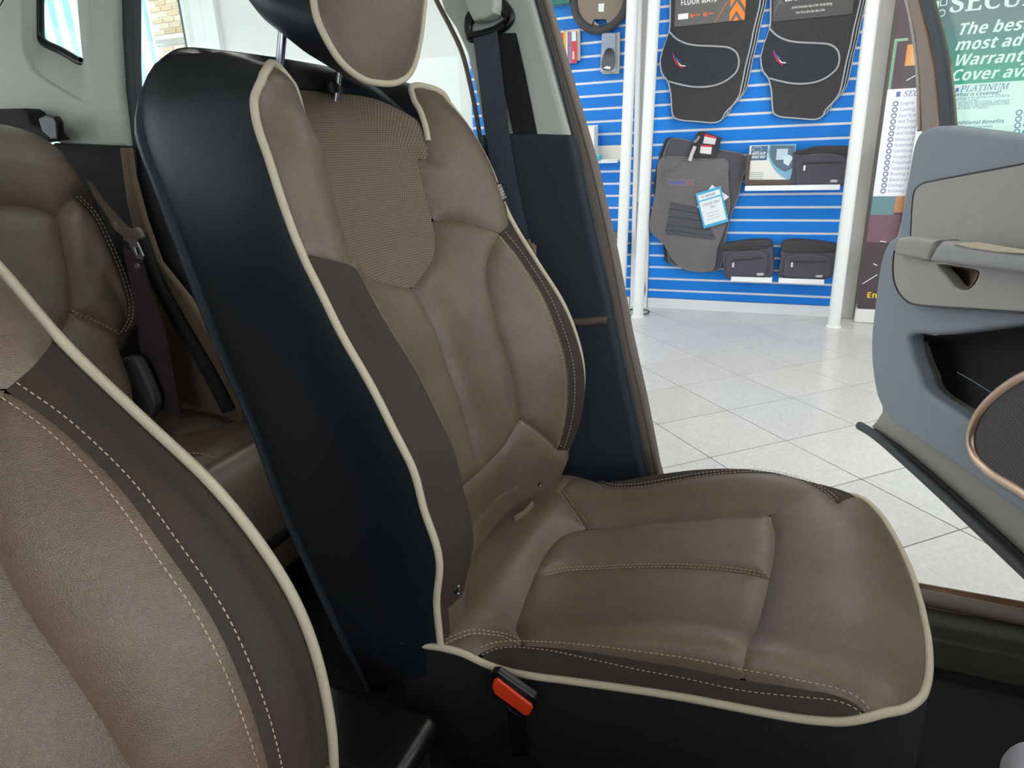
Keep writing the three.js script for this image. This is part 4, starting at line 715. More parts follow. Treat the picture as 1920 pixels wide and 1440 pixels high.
matSet(-188.5, 6, 'black carpet mat set under the grey and orange floor mats card', (g, w, h) => {
  g.fillStyle = '#6a6765'; g.fillRect(0, 0, w, h); g.fillStyle = '#f5f3f0'; g.font = `bold ${h * 0.17}px sans-serif`; g.fillText('FLOOR MATS', w * 0.08, h * 0.6, w * 0.52);
  g.font = `${h * 0.1}px sans-serif`; g.fillText('luxury', w * 0.1, h * 0.38);
  g.fillStyle = '#fff'; g.fillRect(w * 0.05, h * 0.76, w * 0.15, h * 0.11); g.fillStyle = '#ef6a3a'; for (const x of [0.25, 0.44]) { g.beginPath(); g.arc(w * x, h * 0.82, h * 0.04, 0, 7); g.fill(); g.fillRect(w * x + h * 0.06, h * 0.8, w * 0.08, h * 0.025); }
  g.strokeStyle = '#ef6a3a'; g.lineWidth = h * 0.015; g.beginPath(); g.moveTo(w * 0.58, h); g.lineTo(w * 0.76, h * 0.6); g.quadraticCurveTo(w * 0.8, h * 0.45, w * 0.75, h * 0.3); g.stroke();
  g.fillStyle = '#f28a2e'; for (let k = 0; k < 4; k++) { const y = h * (0.1 + k * 0.27); g.beginPath(); g.moveTo(w * 0.79, y + h * 0.2); g.lineTo(w * 0.88, y); g.lineTo(w, y + h * 0.24); g.lineTo(w, y + h * 0.42); g.lineTo(w * 0.88, y + h * 0.17); g.lineTo(w * 0.79, y + h * 0.38); g.fill(); }
}, [[1268, -48], [1396, 37]]);
matSet(0, 0, 'black carpet mat set under the plain black header card, beside the right pole', (g, w, h) => {
  g.fillStyle = '#4c4a49'; g.fillRect(0, 0, w, h); g.fillStyle = '#f2f0ee'; g.font = `italic bold ${h * 0.17}px sans-serif`; g.fillText('Car Interior Floor Mats', w * 0.14, h * 0.62, w * 0.74);
  g.font = `italic ${h * 0.07}px sans-serif`; g.fillText('Durable Construction, Easy to Clean, Anti-slip Backing', w * 0.24, h * 0.78, w * 0.5); g.fillText('Front: 70cm x 44cm  Rear: 46cm x 30cm', w * 0.3, h * 0.89, w * 0.36);
  g.strokeStyle = '#8a8784'; g.lineWidth = 2; for (let k = 0; k < 6; k++) { g.beginPath(); g.moveTo(w * 0.02, h * (0.85 - k * 0.06)); g.lineTo(w * (0.1 + k * 0.012), h * (0.5 + k * 0.04)); g.stroke(); }
}, [[1455, -54], [1598, 26]]);
// rubber and textured mats hung one over the other
{
  const s = 4.964, c = (pts) => conv(pts, s, 1200, 230), z = ZS + 0.05;
  const twin = tex(128, (u, v) => { const y = v * 12, r = Math.floor(y), x = u * 8 + (r % 2) * 0.5, q = Math.abs(x - Math.floor(x) - 0.5) * 1.4 + Math.abs(y - r - 0.5); const k = q < 0.42 ? 0.28 : 0.52; return [k, k * 0.96, k * 0.98]; }, 0.11, true), twinB = tex(128, (u, v) => { const y = v * 12, r = Math.floor(y), x = u * 8 + (r % 2) * 0.5, q = Math.abs(x - Math.floor(x) - 0.5) * 1.4 + Math.abs(y - r - 0.5); return q < 0.42 ? 0 : 1; }, 0.11);
  const dm = M(0x57585d, { roughness: 0.85, bumpMap: T.fleck, bumpScale: 0.002 }), edge = M(0x77757a, { roughness: 0.8 }), dk = M(0x35363a, { roughness: 0.8 });
  const back = cr(c([[150, 620], [180, 400], [225, 250], [265, 155], [300, 138], [480, 168], [720, 240], [950, 288], [988, 325], [985, 385], [930, 560], [900, 690], [860, 790], [830, 870], [800, 1000], [772, 1150], [752, 1290], [725, 1355], [640, 1372], [300, 1310], [255, 1270], [250, 1200]]), 80, true);
  const b = thing('car_mat', 'flat dark grey car mat hanging behind the textured mat', 'car mats');
  mesh('mat', plateZ(back.map(([x, y]) => [x + 2, y + 2]), z - 0.012, 0.009, { bevel: 0.002 }), dm, b); mesh('rim', tube(back.map(([x, y]) => atZ(x + 2, y + 2, z - 0.012)), 0.005, 120, true), edge, b);
  mesh('spare_mat', plateZ(back.map(([x, y]) => [x - 2 + (x < 1290 ? -3 : 0), y]), z - 0.024, 0.009, { bevel: 0.002 }), dk, b);
  mesh('hang_card', plateZ(c([[520, 120], [540, 85], [580, 78], [760, 140], [735, 245], [690, 300], [500, 190]]), z + 0.004, 0.003, { bevel: 0 }), dk, b); mesh('label', plateZ(c([[605, 105], [715, 130], [695, 205], [585, 192]]), z + 0.0055, 0.001, { bevel: 0 }), M(0xe9e3e2, { roughness: 0.6 }), b); mesh('label', plateZ(c([[605, 105], [715, 130], [709, 150], [600, 128]]), z + 0.0065, 0.001, { bevel: 0 }), M(0xcf3746, { roughness: 0.6 }), b);
  mesh('hook', tube(c([[505, 185], [540, 150], [553, 125]]).map(([x, y]) => atZ(x, y, z + 0.012)), 0.012, 10), M(0x8b8f98, { roughness: 0.4 }), b);
  settle(b);
  const f = thing('car_mat', 'textured brown-grey car mat with badge, heel pad and blue-edged price card', 'car mats');
  const front = cr(c([[168, 400], [182, 350], [240, 322], [460, 326], [640, 335], [795, 345], [820, 372], [815, 480], [825, 640], [830, 790], [792, 950], [750, 1080], [716, 1180], [700, 1300], [678, 1368], [620, 1385], [400, 1358], [300, 1262], [220, 1125], [128, 1040], [92, 965], [108, 860], [140, 700], [158, 560]]), 90, true);
  mesh('mat', plateZ(front, z, 0.01, { bevel: 0.002 }), M(0xffffff, { map: twin, bumpMap: twinB, bumpScale: 0.002, roughness: 0.8 }), f); mesh('rim', tube(front.map(([x, y]) => atZ(x, y, z - 0.002)), 0.0055, 130, true), edge, f);
  mesh('heel_pad', plateZ(c([[285, 745], [300, 740], [560, 790], [700, 1060], [690, 1095], [250, 1040], [232, 1020]]), z + 0.003, 0.005, { bevel: 0.001 }), dm, f);
  for (const k of [[[270, 800], [575, 850]], [[262, 870], [610, 920]], [[250, 950], [650, 1000]], [[245, 1000], [680, 1050]]]) mesh('pad_groove', tube(c(k).map(([x, y]) => atZ(x, y, z + 0.003)), 0.002, 4), dk, f);
  mesh('rim_fold', tube(c([[205, 560], [210, 460], [235, 440], [320, 435], [355, 390], [380, 355], [450, 348]]).map(([x, y]) => atZ(x, y, z + 0.002)), 0.005, 40), edge, f);
  const A = atZ(...c([[262, 510]])[0], z + 0.004), B = atZ(...c([[505, 612]])[0], z + 0.004), bd = print(A.x, B.x, B.y, A.y, 2400, (g, P, r, w, h) => { g.fillStyle = '#77727a'; g.fillRect(0, 0, w, h); g.fillStyle = '#3a49c8'; g.font = `bold ${h * 0.4}px sans-serif`; g.fillText('SUZUKI', w * 0.08, h * 0.62, w * 0.56); g.fillStyle = '#d03048'; g.font = `bold ${h * 0.6}px sans-serif`; g.fillText('S', w * 0.74, h * 0.7); });
  mesh('badge', box(A.x, B.x, B.y + 0.015, A.y - 0.015, z - 0.002, z + 0.004), M(0xffffff, { map: bd, roughness: 0.6 }), f);
  mesh('hang_card', plateZ(c([[465, 260], [475, 205], [520, 190], [745, 215], [700, 320], [520, 335]]), z + 0.016, 0.003, { bevel: 0 }), dk, f); mesh('label', plateZ(c([[566, 205], [672, 212], [660, 295], [556, 283]]), z + 0.0175, 0.001, { bevel: 0 }), M(0xebe6e4, { roughness: 0.6 }), f); mesh('label', plateZ(c([[566, 205], [672, 212], [670, 228], [565, 222]]), z + 0.0185, 0.001, { bevel: 0 }), M(0xcf3746, { roughness: 0.6 }), f);
  mesh('hook', tube(c([[462, 355], [480, 300], [512, 220]]).map(([x, y]) => atZ(x, y, z + 0.03)), 0.014, 10), M(0xd9d9d6, { roughness: 0.4 }), f);
  settle(f);
  // price card, slightly tilted
  let vv, pc = thing('price_card', 'tilted white price card with a blue edge on the textured mat', 'price card'), o = c([[515, 662]])[0], p0 = atZ(...o, z + 0.022), uu = atZ(...c([[750, 590]])[0], z + 0.022).sub(p0), W = uu.length(); vv = atZ(...c([[595, 985]])[0], z + 0.022).sub(p0); const H = vv.length();
  const tx = print(0, W, 0, H, 2600, (g, P, r, w, h) => { g.fillStyle = '#4fb4e0'; g.fillRect(0, 0, w, h); g.fillStyle = '#eef3f7'; g.fillRect(w * 0.07, h * 0.07, w * 0.86, h * 0.15); g.fillRect(w * 0.07, h * 0.26, w * 0.86, h * 0.66); g.fillStyle = '#cc3040'; g.font = `bold ${h * 0.1}px sans-serif`; g.fillText('S', w * 0.2, h * 0.18); g.fillStyle = '#3c5a94'; g.font = `bold ${h * 0.08}px sans-serif`; g.fillText('SUZUKI', w * 0.34, h * 0.175, w * 0.44); g.fillStyle = '#5d6b78'; g.font = `italic ${h * 0.1}px serif`; g.fillText('Carpet Mat', w * 0.16, h * 0.4, w * 0.68); g.fillText('Set', w * 0.42, h * 0.51); g.fillStyle = '#c3ccd4'; for (let k = 0; k < 3; k++) g.fillRect(w * 0.25, h * (0.62 + k * 0.08), w * 0.5, h * 0.02); });
  uu.normalize(); vv.normalize().negate(); const nn = uu.clone().cross(vv).normalize(); vv = nn.clone().cross(uu);
  mesh('card', box(0, W, -H, 0, -0.003, 0).applyMatrix4(new THREE.Matrix4().makeBasis(uu, vv, nn).setPosition(p0)), M(0xffffff, { map: tx, roughness: 0.35 }), pc);
  mesh('backing_paper', plateZ(c([[640, 620], [670, 578], [830, 690], [790, 722], [560, 800], [528, 785]]), z + 0.016, 0.002, { bevel: 0 }), M(0xe6e6e8, { roughness: 0.7 }), pc);
  settle(pc);
}
// zipped organiser bags and their shelves
{
  const cloth = M(0x5c5966, { roughness: 0.85, bumpMap: T.weave, bumpScale: 0.001 }), clothD = M(0x4b474b, { roughness: 0.9, bumpMap: T.weave, bumpScale: 0.001 }), white = P(0xf4f6f8, { roughness: 0.3 });
  const bag = (label, pts, s, ox, oy, flapPts, zip, pull, rings, zf) => {
    const t = thing('organiser_bag', label, 'bag'), c = (q) => conv(q, s, ox, oy);
    mesh('body', plateZ(cr(c(pts), 60, true), zf, 0.13, { bevel: 0.02, seg: 4 }), cloth, t);
    mesh('lid', plateZ(cr(c(flapPts), 50, true), zf + 0.008, 0.135, { bevel: 0.016, seg: 4 }), clothD, t);
    const [z0, z1, z2, z3] = zip; mesh('front_pocket', plateZ(cr(c([z0, z1, [z1[0] + 15, z2[1] - 30], z2, z3, [z0[0] - 25, z3[1] - 40]]), 40, true), zf + 0.018, 0.03, { bevel: 0.012, seg: 3 }), cloth, t);
    const a = c([[z0[0] + 60, (pull[1] * 0.5 + z0[1] * 0.5)], [z1[0] - 40, z1[1] + (pull[1] - z0[1]) * 0.5]]).map(([x, y]) => atZ(x, y, zf + 0.019)); mesh('zip', tube([a[0], a[0].clone().lerp(a[1], 0.5), a[1]], 0.005, 8), clothD, t);
    const p = atZ(...c([pull])[0], zf + 0.024); mesh('zip_pull', box(p.x - 0.007, p.x + 0.007, p.y - 0.018, p.y + 0.018, p.z - 0.004, p.z + 0.004, 0.003), M(0xe4e6e6, { roughness: 0.3, metalness: 0.3 }), t);
    const [r0, r1, ry] = rings, A = atZ(...c([[r0, ry]])[0], zf + 0.02), B = atZ(...c([[r1, ry]])[0], zf + 0.02), R = (B.x - A.x) / 6.2, g = [];
    for (let k = 0; k < 4; k++) g.push(new THREE.TorusGeometry(R, R * 0.26, 8, 20).translate(A.x + R + (B.x - A.x - 2 * R) * k / 3, A.y + (B.y - A.y) * (R + (B.x - A.x - 2 * R) * k / 3) / (B.x - A.x), zf + 0.02)); mesh('emblem', g, M(0xe8e8ea, { roughness: 0.4 }), t);
    settle(t);
  };
  bag('charcoal zipped bag on the upper shelf beside the boot mat box', [[868, 372], [1200, 350], [1700, 372], [1690, 560], [1655, 830], [1600, 872], [1450, 866], [860, 862], [805, 822], [835, 690], [850, 540]], 8, 1380, 240, [[875, 372], [905, 345], [1030, 318], [1200, 276], [1460, 268], [1715, 285], [1700, 400], [1400, 388], [900, 392]], [[930, 455], [1640, 440], [1560, 860], [900, 850]], [1025, 600], [1415, 1520, 795], -5.33);
  bag('charcoal zipped bag on the lower left shelf below the price card', [[110, 300], [500, 250], [790, 230], [812, 400], [806, 630], [740, 662], [520, 676], [185, 692], [128, 640], [108, 420]], 7.385, 1340, 430, [[108, 290], [112, 226], [300, 182], [500, 156], [755, 160], [786, 190], [790, 240], [540, 292], [200, 300]], [[185, 370], [700, 330], [705, 640], [175, 680]], [255, 495], [585, 678, 622], -5.34);
  bag('charcoal zipped bag on the lower right shelf against the right pole', [[918, 300], [1300, 260], [1690, 300], [1670, 480], [1630, 650], [1560, 690], [1480, 688], [900, 656], [888, 560], [915, 420]], 7.385, 1340, 430, [[915, 250], [935, 192], [1050, 156], [1300, 160], [1600, 200], [1692, 222], [1680, 300], [1300, 325], [960, 318]], [[980, 395], [1580, 400], [1500, 680], [930, 640]], [1070, 490], [1402, 1492, 650], -5.34);
  const shelf = (x0, x1, y, label) => { const t = thing('wall_shelf', label, 'shelf'), A = atZ(x0, y, -5.31), B = atZ(x1, y, -5.31); mesh('ledge', box(A.x, B.x, A.y - 0.012, A.y + 0.004, ZS, -5.312, 0.002), white, t); mesh('lip', box(A.x, B.x, A.y - 0.03, A.y + 0.006, -5.312, -5.306, 0.002), white, t); mesh('bracket', box(A.x + 0.02, B.x - 0.02, A.y - 0.02, A.y + 0.12, ZS + 0.0, ZS + 0.006), white, t); settle(t); };
  shelf(1397, 1575, 350, 'long white shelf under the boot mat box and the upper bag'); shelf(1371, 1448, 520, 'short white shelf under the lower left bag'); shelf(1460, 1546, 523, 'short white shelf under the lower right bag');
  // boot mat box
  const t = thing('boot_mat_box', 'boot mat pack with a blue printed front on the upper shelf', 'box'), zf = -5.35, A = atZ(1406, 273, zf), B = atZ(1486, 338, zf);
  const tx = print(A.x, B.x, B.y, A.y, 1400, (g, P, r, w, h) => { g.fillStyle = '#e6e6dc'; g.fillRect(0, 0, w, h); g.fillStyle = '#4b6e86'; g.fillRect(w * 0.04, h * 0.02, w * 0.36, h * 0.4); g.strokeStyle = '#e9eef0'; g.lineWidth = 3; g.beginPath(); g.ellipse(w * 0.17, h * 0.11, w * 0.1, h * 0.06, 0, 0, 7); g.stroke(); g.fillStyle = '#f4f6f6'; g.font = `bold italic ${h * 0.1}px sans-serif`; g.fillText('ANTI-SLIP', w * 0.06, h * 0.26, w * 0.3); g.fillText('BOOT MAT', w * 0.06, h * 0.36, w * 0.3); g.fillStyle = '#7fb3cc'; g.beginPath(); g.moveTo(w * 0.42, 0); g.lineTo(w, 0); g.lineTo(w, h); g.lineTo(w * 0.9, h); g.quadraticCurveTo(w * 0.5, h * 0.75, w * 0.4, h * 0.2); g.fill(); g.fillStyle = '#5b7186'; g.beginPath(); g.moveTo(w * 0.46, h * 0.02); g.lineTo(w * 0.98, h * 0.04); g.lineTo(w * 0.98, h * 0.66); g.lineTo(w * 0.82, h * 0.76); g.quadraticCurveTo(w * 0.5, h * 0.6, w * 0.44, h * 0.2); g.fill(); g.fillStyle = '#b9d2df'; g.fillRect(w * 0.6, h * 0.12, w * 0.24, h * 0.3); g.fillStyle = '#cfe4ee'; g.beginPath(); g.moveTo(w * 0.76, h * 0.34); g.lineTo(w * 0.86, h * 0.28); g.lineTo(w * 0.97, h * 0.36); g.lineTo(w * 0.88, h * 0.6); g.lineTo(w * 0.77, h * 0.52); g.fill(); g.fillStyle = '#9aa6a8'; for (let k = 0; k < 4; k++) g.fillRect(w * 0.05, h * (0.76 + k * 0.055), w * 0.3, h * 0.02); });
  mesh('carton', box(A.x, B.x, B.y, A.y, zf - 0.08, zf, 0), M(0xffffff, { map: tx, roughness: 0.4 }), t); mesh('rolled_mat', plateZ([[1396, 339], [1397, 348], [1484, 347], [1483, 337], [1404, 337], [1408, 290], [1400, 290]], zf + 0.012, 0.1, { bevel: 0.01, seg: 3 }), M(0x5d5046, { roughness: 0.8 }), t); settle(t);
}
// left panel: wheel cover, hanging packs, leaflet shelf, crate
{
  const w = thing('wheel_cover', 'grey-brown steering wheel cover on a round card, hanging left of the pole', 'wheel cover'), z = ZS + 0.05, c0 = atZ(1126, -1, z), R = c0.y - atZ(1130, 56, z).y;
  mesh('rim', new THREE.TorusGeometry(R, 0.03, 16, 64).translate(c0.x, c0.y, z), P(0x4a4748, { roughness: 0.55, bumpMap: T.grain, bumpScale: 0.001 }), w);
  const circ = Array.from({ length: 60 }, (_, i) => [c0.x + Math.cos(i / 60 * 6.2832) * (R - 0.008), c0.y + Math.sin(i / 60 * 6.2832) * (R - 0.008)]);
  mesh('card', plate(circ, 0.004, { o: V(0, 0, z + 0.006), bevel: 0, holes: [pxZ([[1109, 48], [1114, 36], [1136, 36], [1140, 48], [1125, 51]], z + 0.006)] }), M(0x8c7d71, { roughness: 0.7 }), w);
  mesh('label', plateZ([[1122, 7], [1133, 6], [1132, 22], [1122, 22]], z + 0.008, 0.001, { bevel: 0 }), M(0xf3f3f1, { roughness: 0.6 }), w); mesh('label', plateZ([[1113, 46], [1114, 39], [1124, 47], [1120, 49]], z - 0.004, 0.002, { bevel: 0 }), M(0xa8977f, { roughness: 0.7 }), w);
  settle(w);
  const a = thing('air_freshener_pack', 'red, orange and purple air freshener pack hanging on the left slats', 'pack'), za = ZS + 0.06, A = atZ(1048, 62, za), B = atZ(1080, 118, za);
  const tx = print(A.x, B.x, B.y, A.y, 2400, (g, P, r, W, h) => { g.fillStyle = '#f4dfd2'; g.fillRect(0, 0, W, h); g.fillStyle = '#e2553a'; g.fillRect(0, 0, W * 0.32, h); g.fillStyle = '#f3b25a'; g.fillRect(W * 0.26, 0, W * 0.16, h); g.fillStyle = '#fbf0c8'; g.fillRect(W * 0.42, 0, W * 0.08, h); g.fillStyle = '#9a6f9c'; g.fillRect(W * 0.5, 0, W * 0.26, h); g.fillStyle = '#d8ecec'; g.fillRect(W * 0.76, 0, W * 0.24, h * 0.3); g.fillStyle = '#d2353a'; g.fillRect(W * 0.76, h * 0.3, W * 0.24, h * 0.7); g.fillStyle = '#f6d8cc'; g.fillRect(W * 0.8, h * 0.62, W * 0.1, h * 0.25); });
  mesh('card', box(A.x, B.x, B.y, A.y, za - 0.03, za, 0), M(0xffffff, { map: tx, roughness: 0.35 }), a); mesh('second_card', box(A.x + 0.03, B.x + 0.022, B.y + 0.02, A.y + 0.02, za - 0.045, za - 0.032), M(0xe3c9c2, { roughness: 0.5 }), a); mesh('hook', tube([[1048, 54, za], [1060, 58, za - 0.03], [1070, 62, ZS + 0.004]].map(([x, y, q]) => atZ(x, y, q)), 0.002, 12), mat.steel, a); settle(a);
  const b = thing('blister_pack', 'clear blister pack with a black part hanging below the wheel cover', 'pack'), bz = ZS + 0.06;
  mesh('card', plateZ([[1129, 62], [1154, 62], [1153, 134], [1125, 134]], bz, 0.004, { bevel: 0 }), M(0x9aa9bd, { roughness: 0.4 }), b); mesh('contents', plateZ(cr([[1134, 96], [1140, 90], [1148, 92], [1152, 100], [1151, 126], [1146, 132], [1130, 131], [1127, 120]], 30, true), bz + 0.014, 0.014, { bevel: 0.005 }), mat.blackMatt, b); mesh('blister', plateZ([[1127, 90], [1155, 90], [1154, 135], [1124, 136]], bz + 0.03, 0.028, { bevel: 0.006 }), P(0xffffff, { roughness: 0.05, transmission: 1, thickness: 0 }), b); mesh('second_pack', plateZ([[1154, 62], [1162, 60], [1161, 138], [1130, 139], [1127, 134], [1153, 134]], bz - 0.012, 0.02, { bevel: 0.003 }), M(0xb5b1a4, { roughness: 0.4 }), b); mesh('label', plateZ([[1131, 128], [1136, 124], [1145, 125], [1144, 130]], bz + 0.016, 0.002, { bevel: 0 }), M(0xf2f2f0), b); settle(b);
  const l = thing('leaflet_tray', 'white tray on the left slats behind the door pillar', 'tray'), lz = -5.36, q = (x, y, zz) => atZ(x, y, zz);
  const L0 = q(1085, 303, lz), L1 = q(1158, 303, lz); mesh('base', box(L0.x, L1.x, L0.y - 0.012, L0.y + 0.004, ZS + 0.001, lz, 0.002), struC.frame, l); mesh('lip', box(L0.x, L1.x, L0.y - 0.018, L0.y + 0.012, lz - 0.002, lz + 0.004, 0.002), struC.frame, l); mesh('back', box(L0.x, q(1168, 272, ZS + 0.01).x, L0.y, q(1160, 272, ZS + 0.01).y, ZS + 0.001, ZS + 0.008, 0.002), M(0xefeadf, { roughness: 0.5 }), l); settle(l);
  const f = thing('leaflets', 'white leaflets standing in the tray on the left slats', 'leaflets'); for (let k = 0; k < 4; k++) { const A2 = q(1080 + k * 1.5, 239 - k, -5.38 - k * 0.012), B2 = q(1114 + k * 2.2, 302, -5.38 - k * 0.012); mesh('sheet', box(A2.x, B2.x, L0.y + 0.006, A2.y, A2.z - 0.004, A2.z), M(k ? 0xe9e9ea : 0xf3efef, { roughness: 0.6 }), f); } settle(f);
  const tn = thing('tin', 'small teal round tin standing in the white leaflet tray', 'tin'), tp = q(1119, 303, -5.37); mesh('body', new THREE.CylinderGeometry(0.042, 0.042, 0.036, 28).translate(tp.x, tp.y + 0.025, tp.z), P(0x4fc0cc, { roughness: 0.3 }), tn); mesh('lid', new THREE.CylinderGeometry(0.044, 0.044, 0.012, 28).translate(tp.x, tp.y + 0.047, tp.z), P(0x7fd5da, { roughness: 0.3 }), tn); settle(tn);
  const cr8 = thing('storage_crate', 'grey crate under the left slats behind the door pillar', 'crate'), K0 = q(1110, 436, -5.3), K1 = q(1166, 480, -5.3); mesh('box', box(K0.x, K1.x, K1.y, K0.y - 0.03, ZS + 0.002, -5.3, 0.01), M(0x8d8985, { roughness: 0.6 }), cr8); mesh('lid', box(K0.x - 0.01, K1.x + 0.005, K0.y - 0.03, K0.y, ZS + 0.002, -5.295, 0.008), M(0x7f7b79, { roughness: 0.6 }), cr8); settle(cr8);
  const g = thing('green_pack', 'green pack hanging at the very top of the left slats', 'pack'), G0 = q(1020, -60, za), G1 = q(1068, 6, za); mesh('card', box(G0.x, G1.x, G1.y, G0.y, za - 0.03, za, 0.004), M(0x2f7a68, { roughness: 0.5 }), g); mesh('hook', tube([q(1044, -62, za), q(1044, -64, ZS + 0.004)], 0.002, 4), mat.steel, g); settle(g);
}
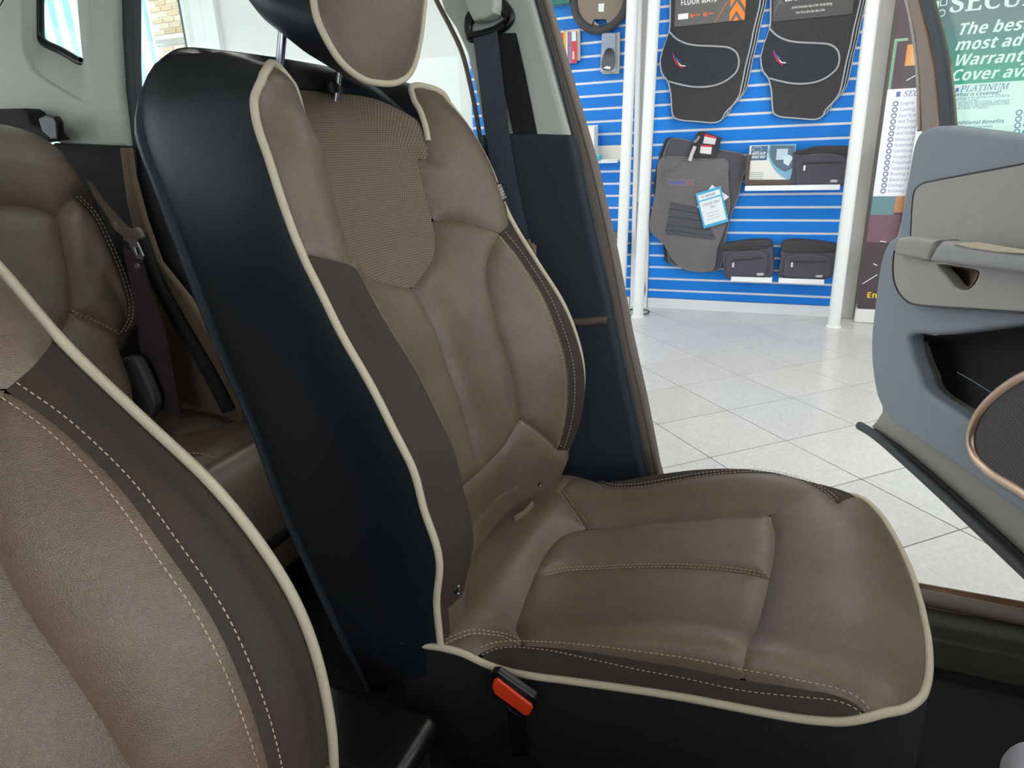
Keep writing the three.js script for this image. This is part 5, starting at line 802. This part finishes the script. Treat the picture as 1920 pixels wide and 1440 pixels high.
// banner and warranty poster on the right
{
  const zb = -5.36, px = (x, y) => atZ(x, y, zb), x0 = px(1646, 300).x, y1 = px(1680, -60).y, W = 0.62, by = px(1610, 580).y;
  const b = thing('roll_up_banner', 'dark purple roll-up banner with a white secure list sheet behind the open door', 'banner');
  const tx = print(x0, x0 + W, by, y1, 640, (g, P, r, w, h) => {
    const at = (X, Y) => { const p = px(X, Y); return P(p.x, p.y); }, L = (m) => m * r * 0.78;
    g.fillStyle = '#5a4850'; g.fillRect(0, 0, w, h);
    let [a, c] = at(1660, 168), [, d] = at(1640, 368), [e] = at(1700, 100), [, k] = at(1690, 72); g.fillStyle = '#7fb08c'; g.fillRect(0, k, e - L(0.08), c - k); g.fillStyle = '#94b8a0'; g.fillRect(0, k, w, L(0.02));
    g.fillStyle = '#5c5056'; g.fillRect(L(0.1), k - L(0.2), w, L(0.6)); const gr = g.createLinearGradient(L(0.1), 0, L(0.5), 0); gr.addColorStop(0, '#e59a4e'); gr.addColorStop(0.4, '#f3ead2'); gr.addColorStop(1, '#7fa28a'); g.fillStyle = gr; g.fillRect(L(0.1), k + L(0.05), w, L(0.16)); g.strokeStyle = '#f0eef0'; g.lineWidth = L(0.008); g.beginPath(); g.moveTo(L(0.13), c - L(0.06)); g.lineTo(L(0.2), c - L(0.1)); g.lineTo(L(0.3), c - L(0.1)); g.moveTo(L(0.2), c - L(0.1)); g.lineTo(L(0.3), c - L(0.13)); g.stroke(); g.beginPath(); g.arc(L(0.11), k - L(0.19), L(0.02), 0.4, 5); g.stroke(); g.beginPath(); g.moveTo(L(0.1), k - L(0.28)); g.lineTo(L(0.1), k - L(0.23)); g.lineTo(L(0.13), k - L(0.23)); g.stroke();
    g.fillStyle = '#f4f4fb'; g.fillRect(0, c, w, d - c); g.fillStyle = '#6673b4'; g.font = `italic ${L(0.062)}px serif`; g.fillText('SECURE', L(0.12), c + L(0.062)); g.fillRect(L(0.07), c + L(0.022), L(0.03), L(0.04));
    const items = ['Engine', 'Cooling System', 'Fuel System', '4x4 Transfer Box', 'Drivetrain', '4x4 Differential', 'Manual Gearbox', 'Automatic Gearbox', 'Continuously Variable', 'Torque Converter', 'Propshafts', 'Suspension and Steering', 'Braking System', 'Electrical', 'Casings', 'Working Materials'];
    items.forEach((s, i) => { const y = c + L(0.115) + i * (d - c - L(0.15)) / 15.2; g.strokeStyle = '#77739c'; g.lineWidth = L(0.009); g.beginPath(); g.arc(L(0.075), y, L(0.017), 0, 7); g.stroke(); g.fillStyle = '#9b9ac0'; g.font = `${L(0.034)}px sans-serif`; g.fillText(s, L(0.11), y + L(0.012)); });
    g.fillStyle = '#6a8f98'; g.fillRect(0, d, L(0.18), L(0.16)); g.fillStyle = '#c98d62'; g.fillRect(L(0.18), d, L(0.1), L(0.14)); g.fillStyle = '#7d5a68'; g.fillRect(0, d + L(0.16), w, L(0.25)); g.fillStyle = '#4c3d46'; g.fillRect(0, d + L(0.4), w, h);
    g.strokeStyle = '#f2f2f4'; g.lineWidth = L(0.008); for (const [q0, q1, q2, q3] of [[1650, 452, 1662, 454], [1637, 494, 1645, 498], [1617, 532, 1645, 515]]) { g.beginPath(); g.moveTo(...at(q0, q1)); g.lineTo(...at(q2, q3)); g.stroke(); }
    g.fillStyle = '#f2d21c'; g.font = `bold ${L(0.075)}px sans-serif`; g.fillText('En', ...at(1624, 558));
  });
  sheet('print', x0, x0 + W, by, y1, zb, 0.006, M(0xffffff, { map: tx, roughness: 0.4 }), b); mesh('base', box(x0 - 0.01, x0 + W + 0.01, 0.0, by + 0.005, zb - 0.06, zb + 0.02, 0.012), M(0xe8e8e6, { roughness: 0.4 }), b); settle(b);
  const zp = -5.3, qx = (x, y) => atZ(x, y, zp), X0p = qx(1740, 100).x, X1p = X0p + 1.15, Y1p = qx(1800, -60).y, Y0p = qx(1850, 330).y;
  const p = thing('warranty_poster', 'green-grey warranty poster with white lettering seen through the door glass', 'poster');
  const t2 = print(X0p, X1p, Y0p, Y1p, 900, (g, P, r, w, h) => {
    const at = (X, Y) => { const q = qx(X, Y); return P(q.x, q.y); }, L = (m) => m * r * 0.7;
    const gr = g.createLinearGradient(0, 0, 0, at(1800, 158)[1]); gr.addColorStop(0, '#66757c'); gr.addColorStop(0.45, '#6f8386'); gr.addColorStop(0.8, '#4f9a8a'); gr.addColorStop(1, '#45a78e'); g.fillStyle = gr; g.fillRect(0, 0, w, h);
    g.fillStyle = '#f2fbf6'; g.font = `bold ${L(0.2)}px serif`; g.fillText('SECURE', ...at(1778, 24)); g.lineWidth = L(0.008); g.strokeStyle = '#f2fbf6'; { const [a, c] = at(1768, 10); g.strokeRect(a - L(0.02), c - L(0.05), L(0.045), L(0.05)); g.beginPath(); g.arc(a, c + L(0.06), L(0.025), 0, 7); g.stroke(); g.font = `bold ${L(0.14)}px sans-serif`; g.fillText('H', a - L(0.12), c + L(0.06)); }
    g.font = `italic bold ${L(0.128)}px sans-serif`; for (const [s, X, Y] of [['The best,', 1793, 66], ['most advanced', 1788, 95], ['Warranty', 1786, 124], ['Cover available', 1780, 152]]) g.fillText(s, ...at(X, Y));
    const [, c] = at(1800, 158); g.fillStyle = '#e8f7f4'; g.fillRect(0, c, w, h - c); g.fillStyle = '#4f72a8'; g.font = `italic ${L(0.068)}px serif`; g.fillText('PLATINUM', ...at(1799, 172)); { const [a, d] = at(1791, 172); g.fillRect(a, d - L(0.03), L(0.025), L(0.032)); }
    g.fillStyle = '#5c7f96'; g.font = `italic bold ${L(0.042)}px sans-serif`; g.fillText('What is Covered?', ...at(1789, 181)); g.font = `${L(0.03)}px sans-serif`; g.fillStyle = '#768d98'; [['In addition to the extensive cover afforded by', 186.5], ['SECURE cover:', 191], ['ALL MECHANICAL AND ELECTRICAL COMPONENTS', 196], ['OF THE VEHICLE THAT WERE MANUFACTURER', 201], ['ORIGINAL FITMENT.', 206]].forEach(([s, Y]) => g.fillText(s, ...at(1788, Y), L(0.42)));
    g.font = `italic bold ${L(0.042)}px sans-serif`; g.fillStyle = '#5c7f96'; g.fillText('Additional Benefits', ...at(1786, 234)); g.font = `${L(0.03)}px sans-serif`; g.fillText('Roadside recovery', ...at(1800, 241));
    g.strokeStyle = '#6f8ea0'; g.lineWidth = L(0.01); for (let k = 0; k < 4; k++) { const [a, d] = at(1911 - k * 1.5, 211 + k * 12); g.beginPath(); g.arc(a, d, L(0.02), 0, 7); g.stroke(); g.fillRect(a + L(0.04), d - L(0.01), L(0.16), L(0.02)); }
  });
  sheet('print', X0p, X1p, Y0p, Y1p, zp, 0.006, M(0xffffff, { map: t2, roughness: 0.4 }), p); mesh('stand', [box(X0p, X1p, 0.02, Y1p, zp - 0.03, zp - 0.008, 0.003), box(X0p, X1p, 0, 0.03, zp - 0.03, zp + 0.14, 0.006)], struC.skirt, p); settle(p);
}
renderer.render(scene, camera);
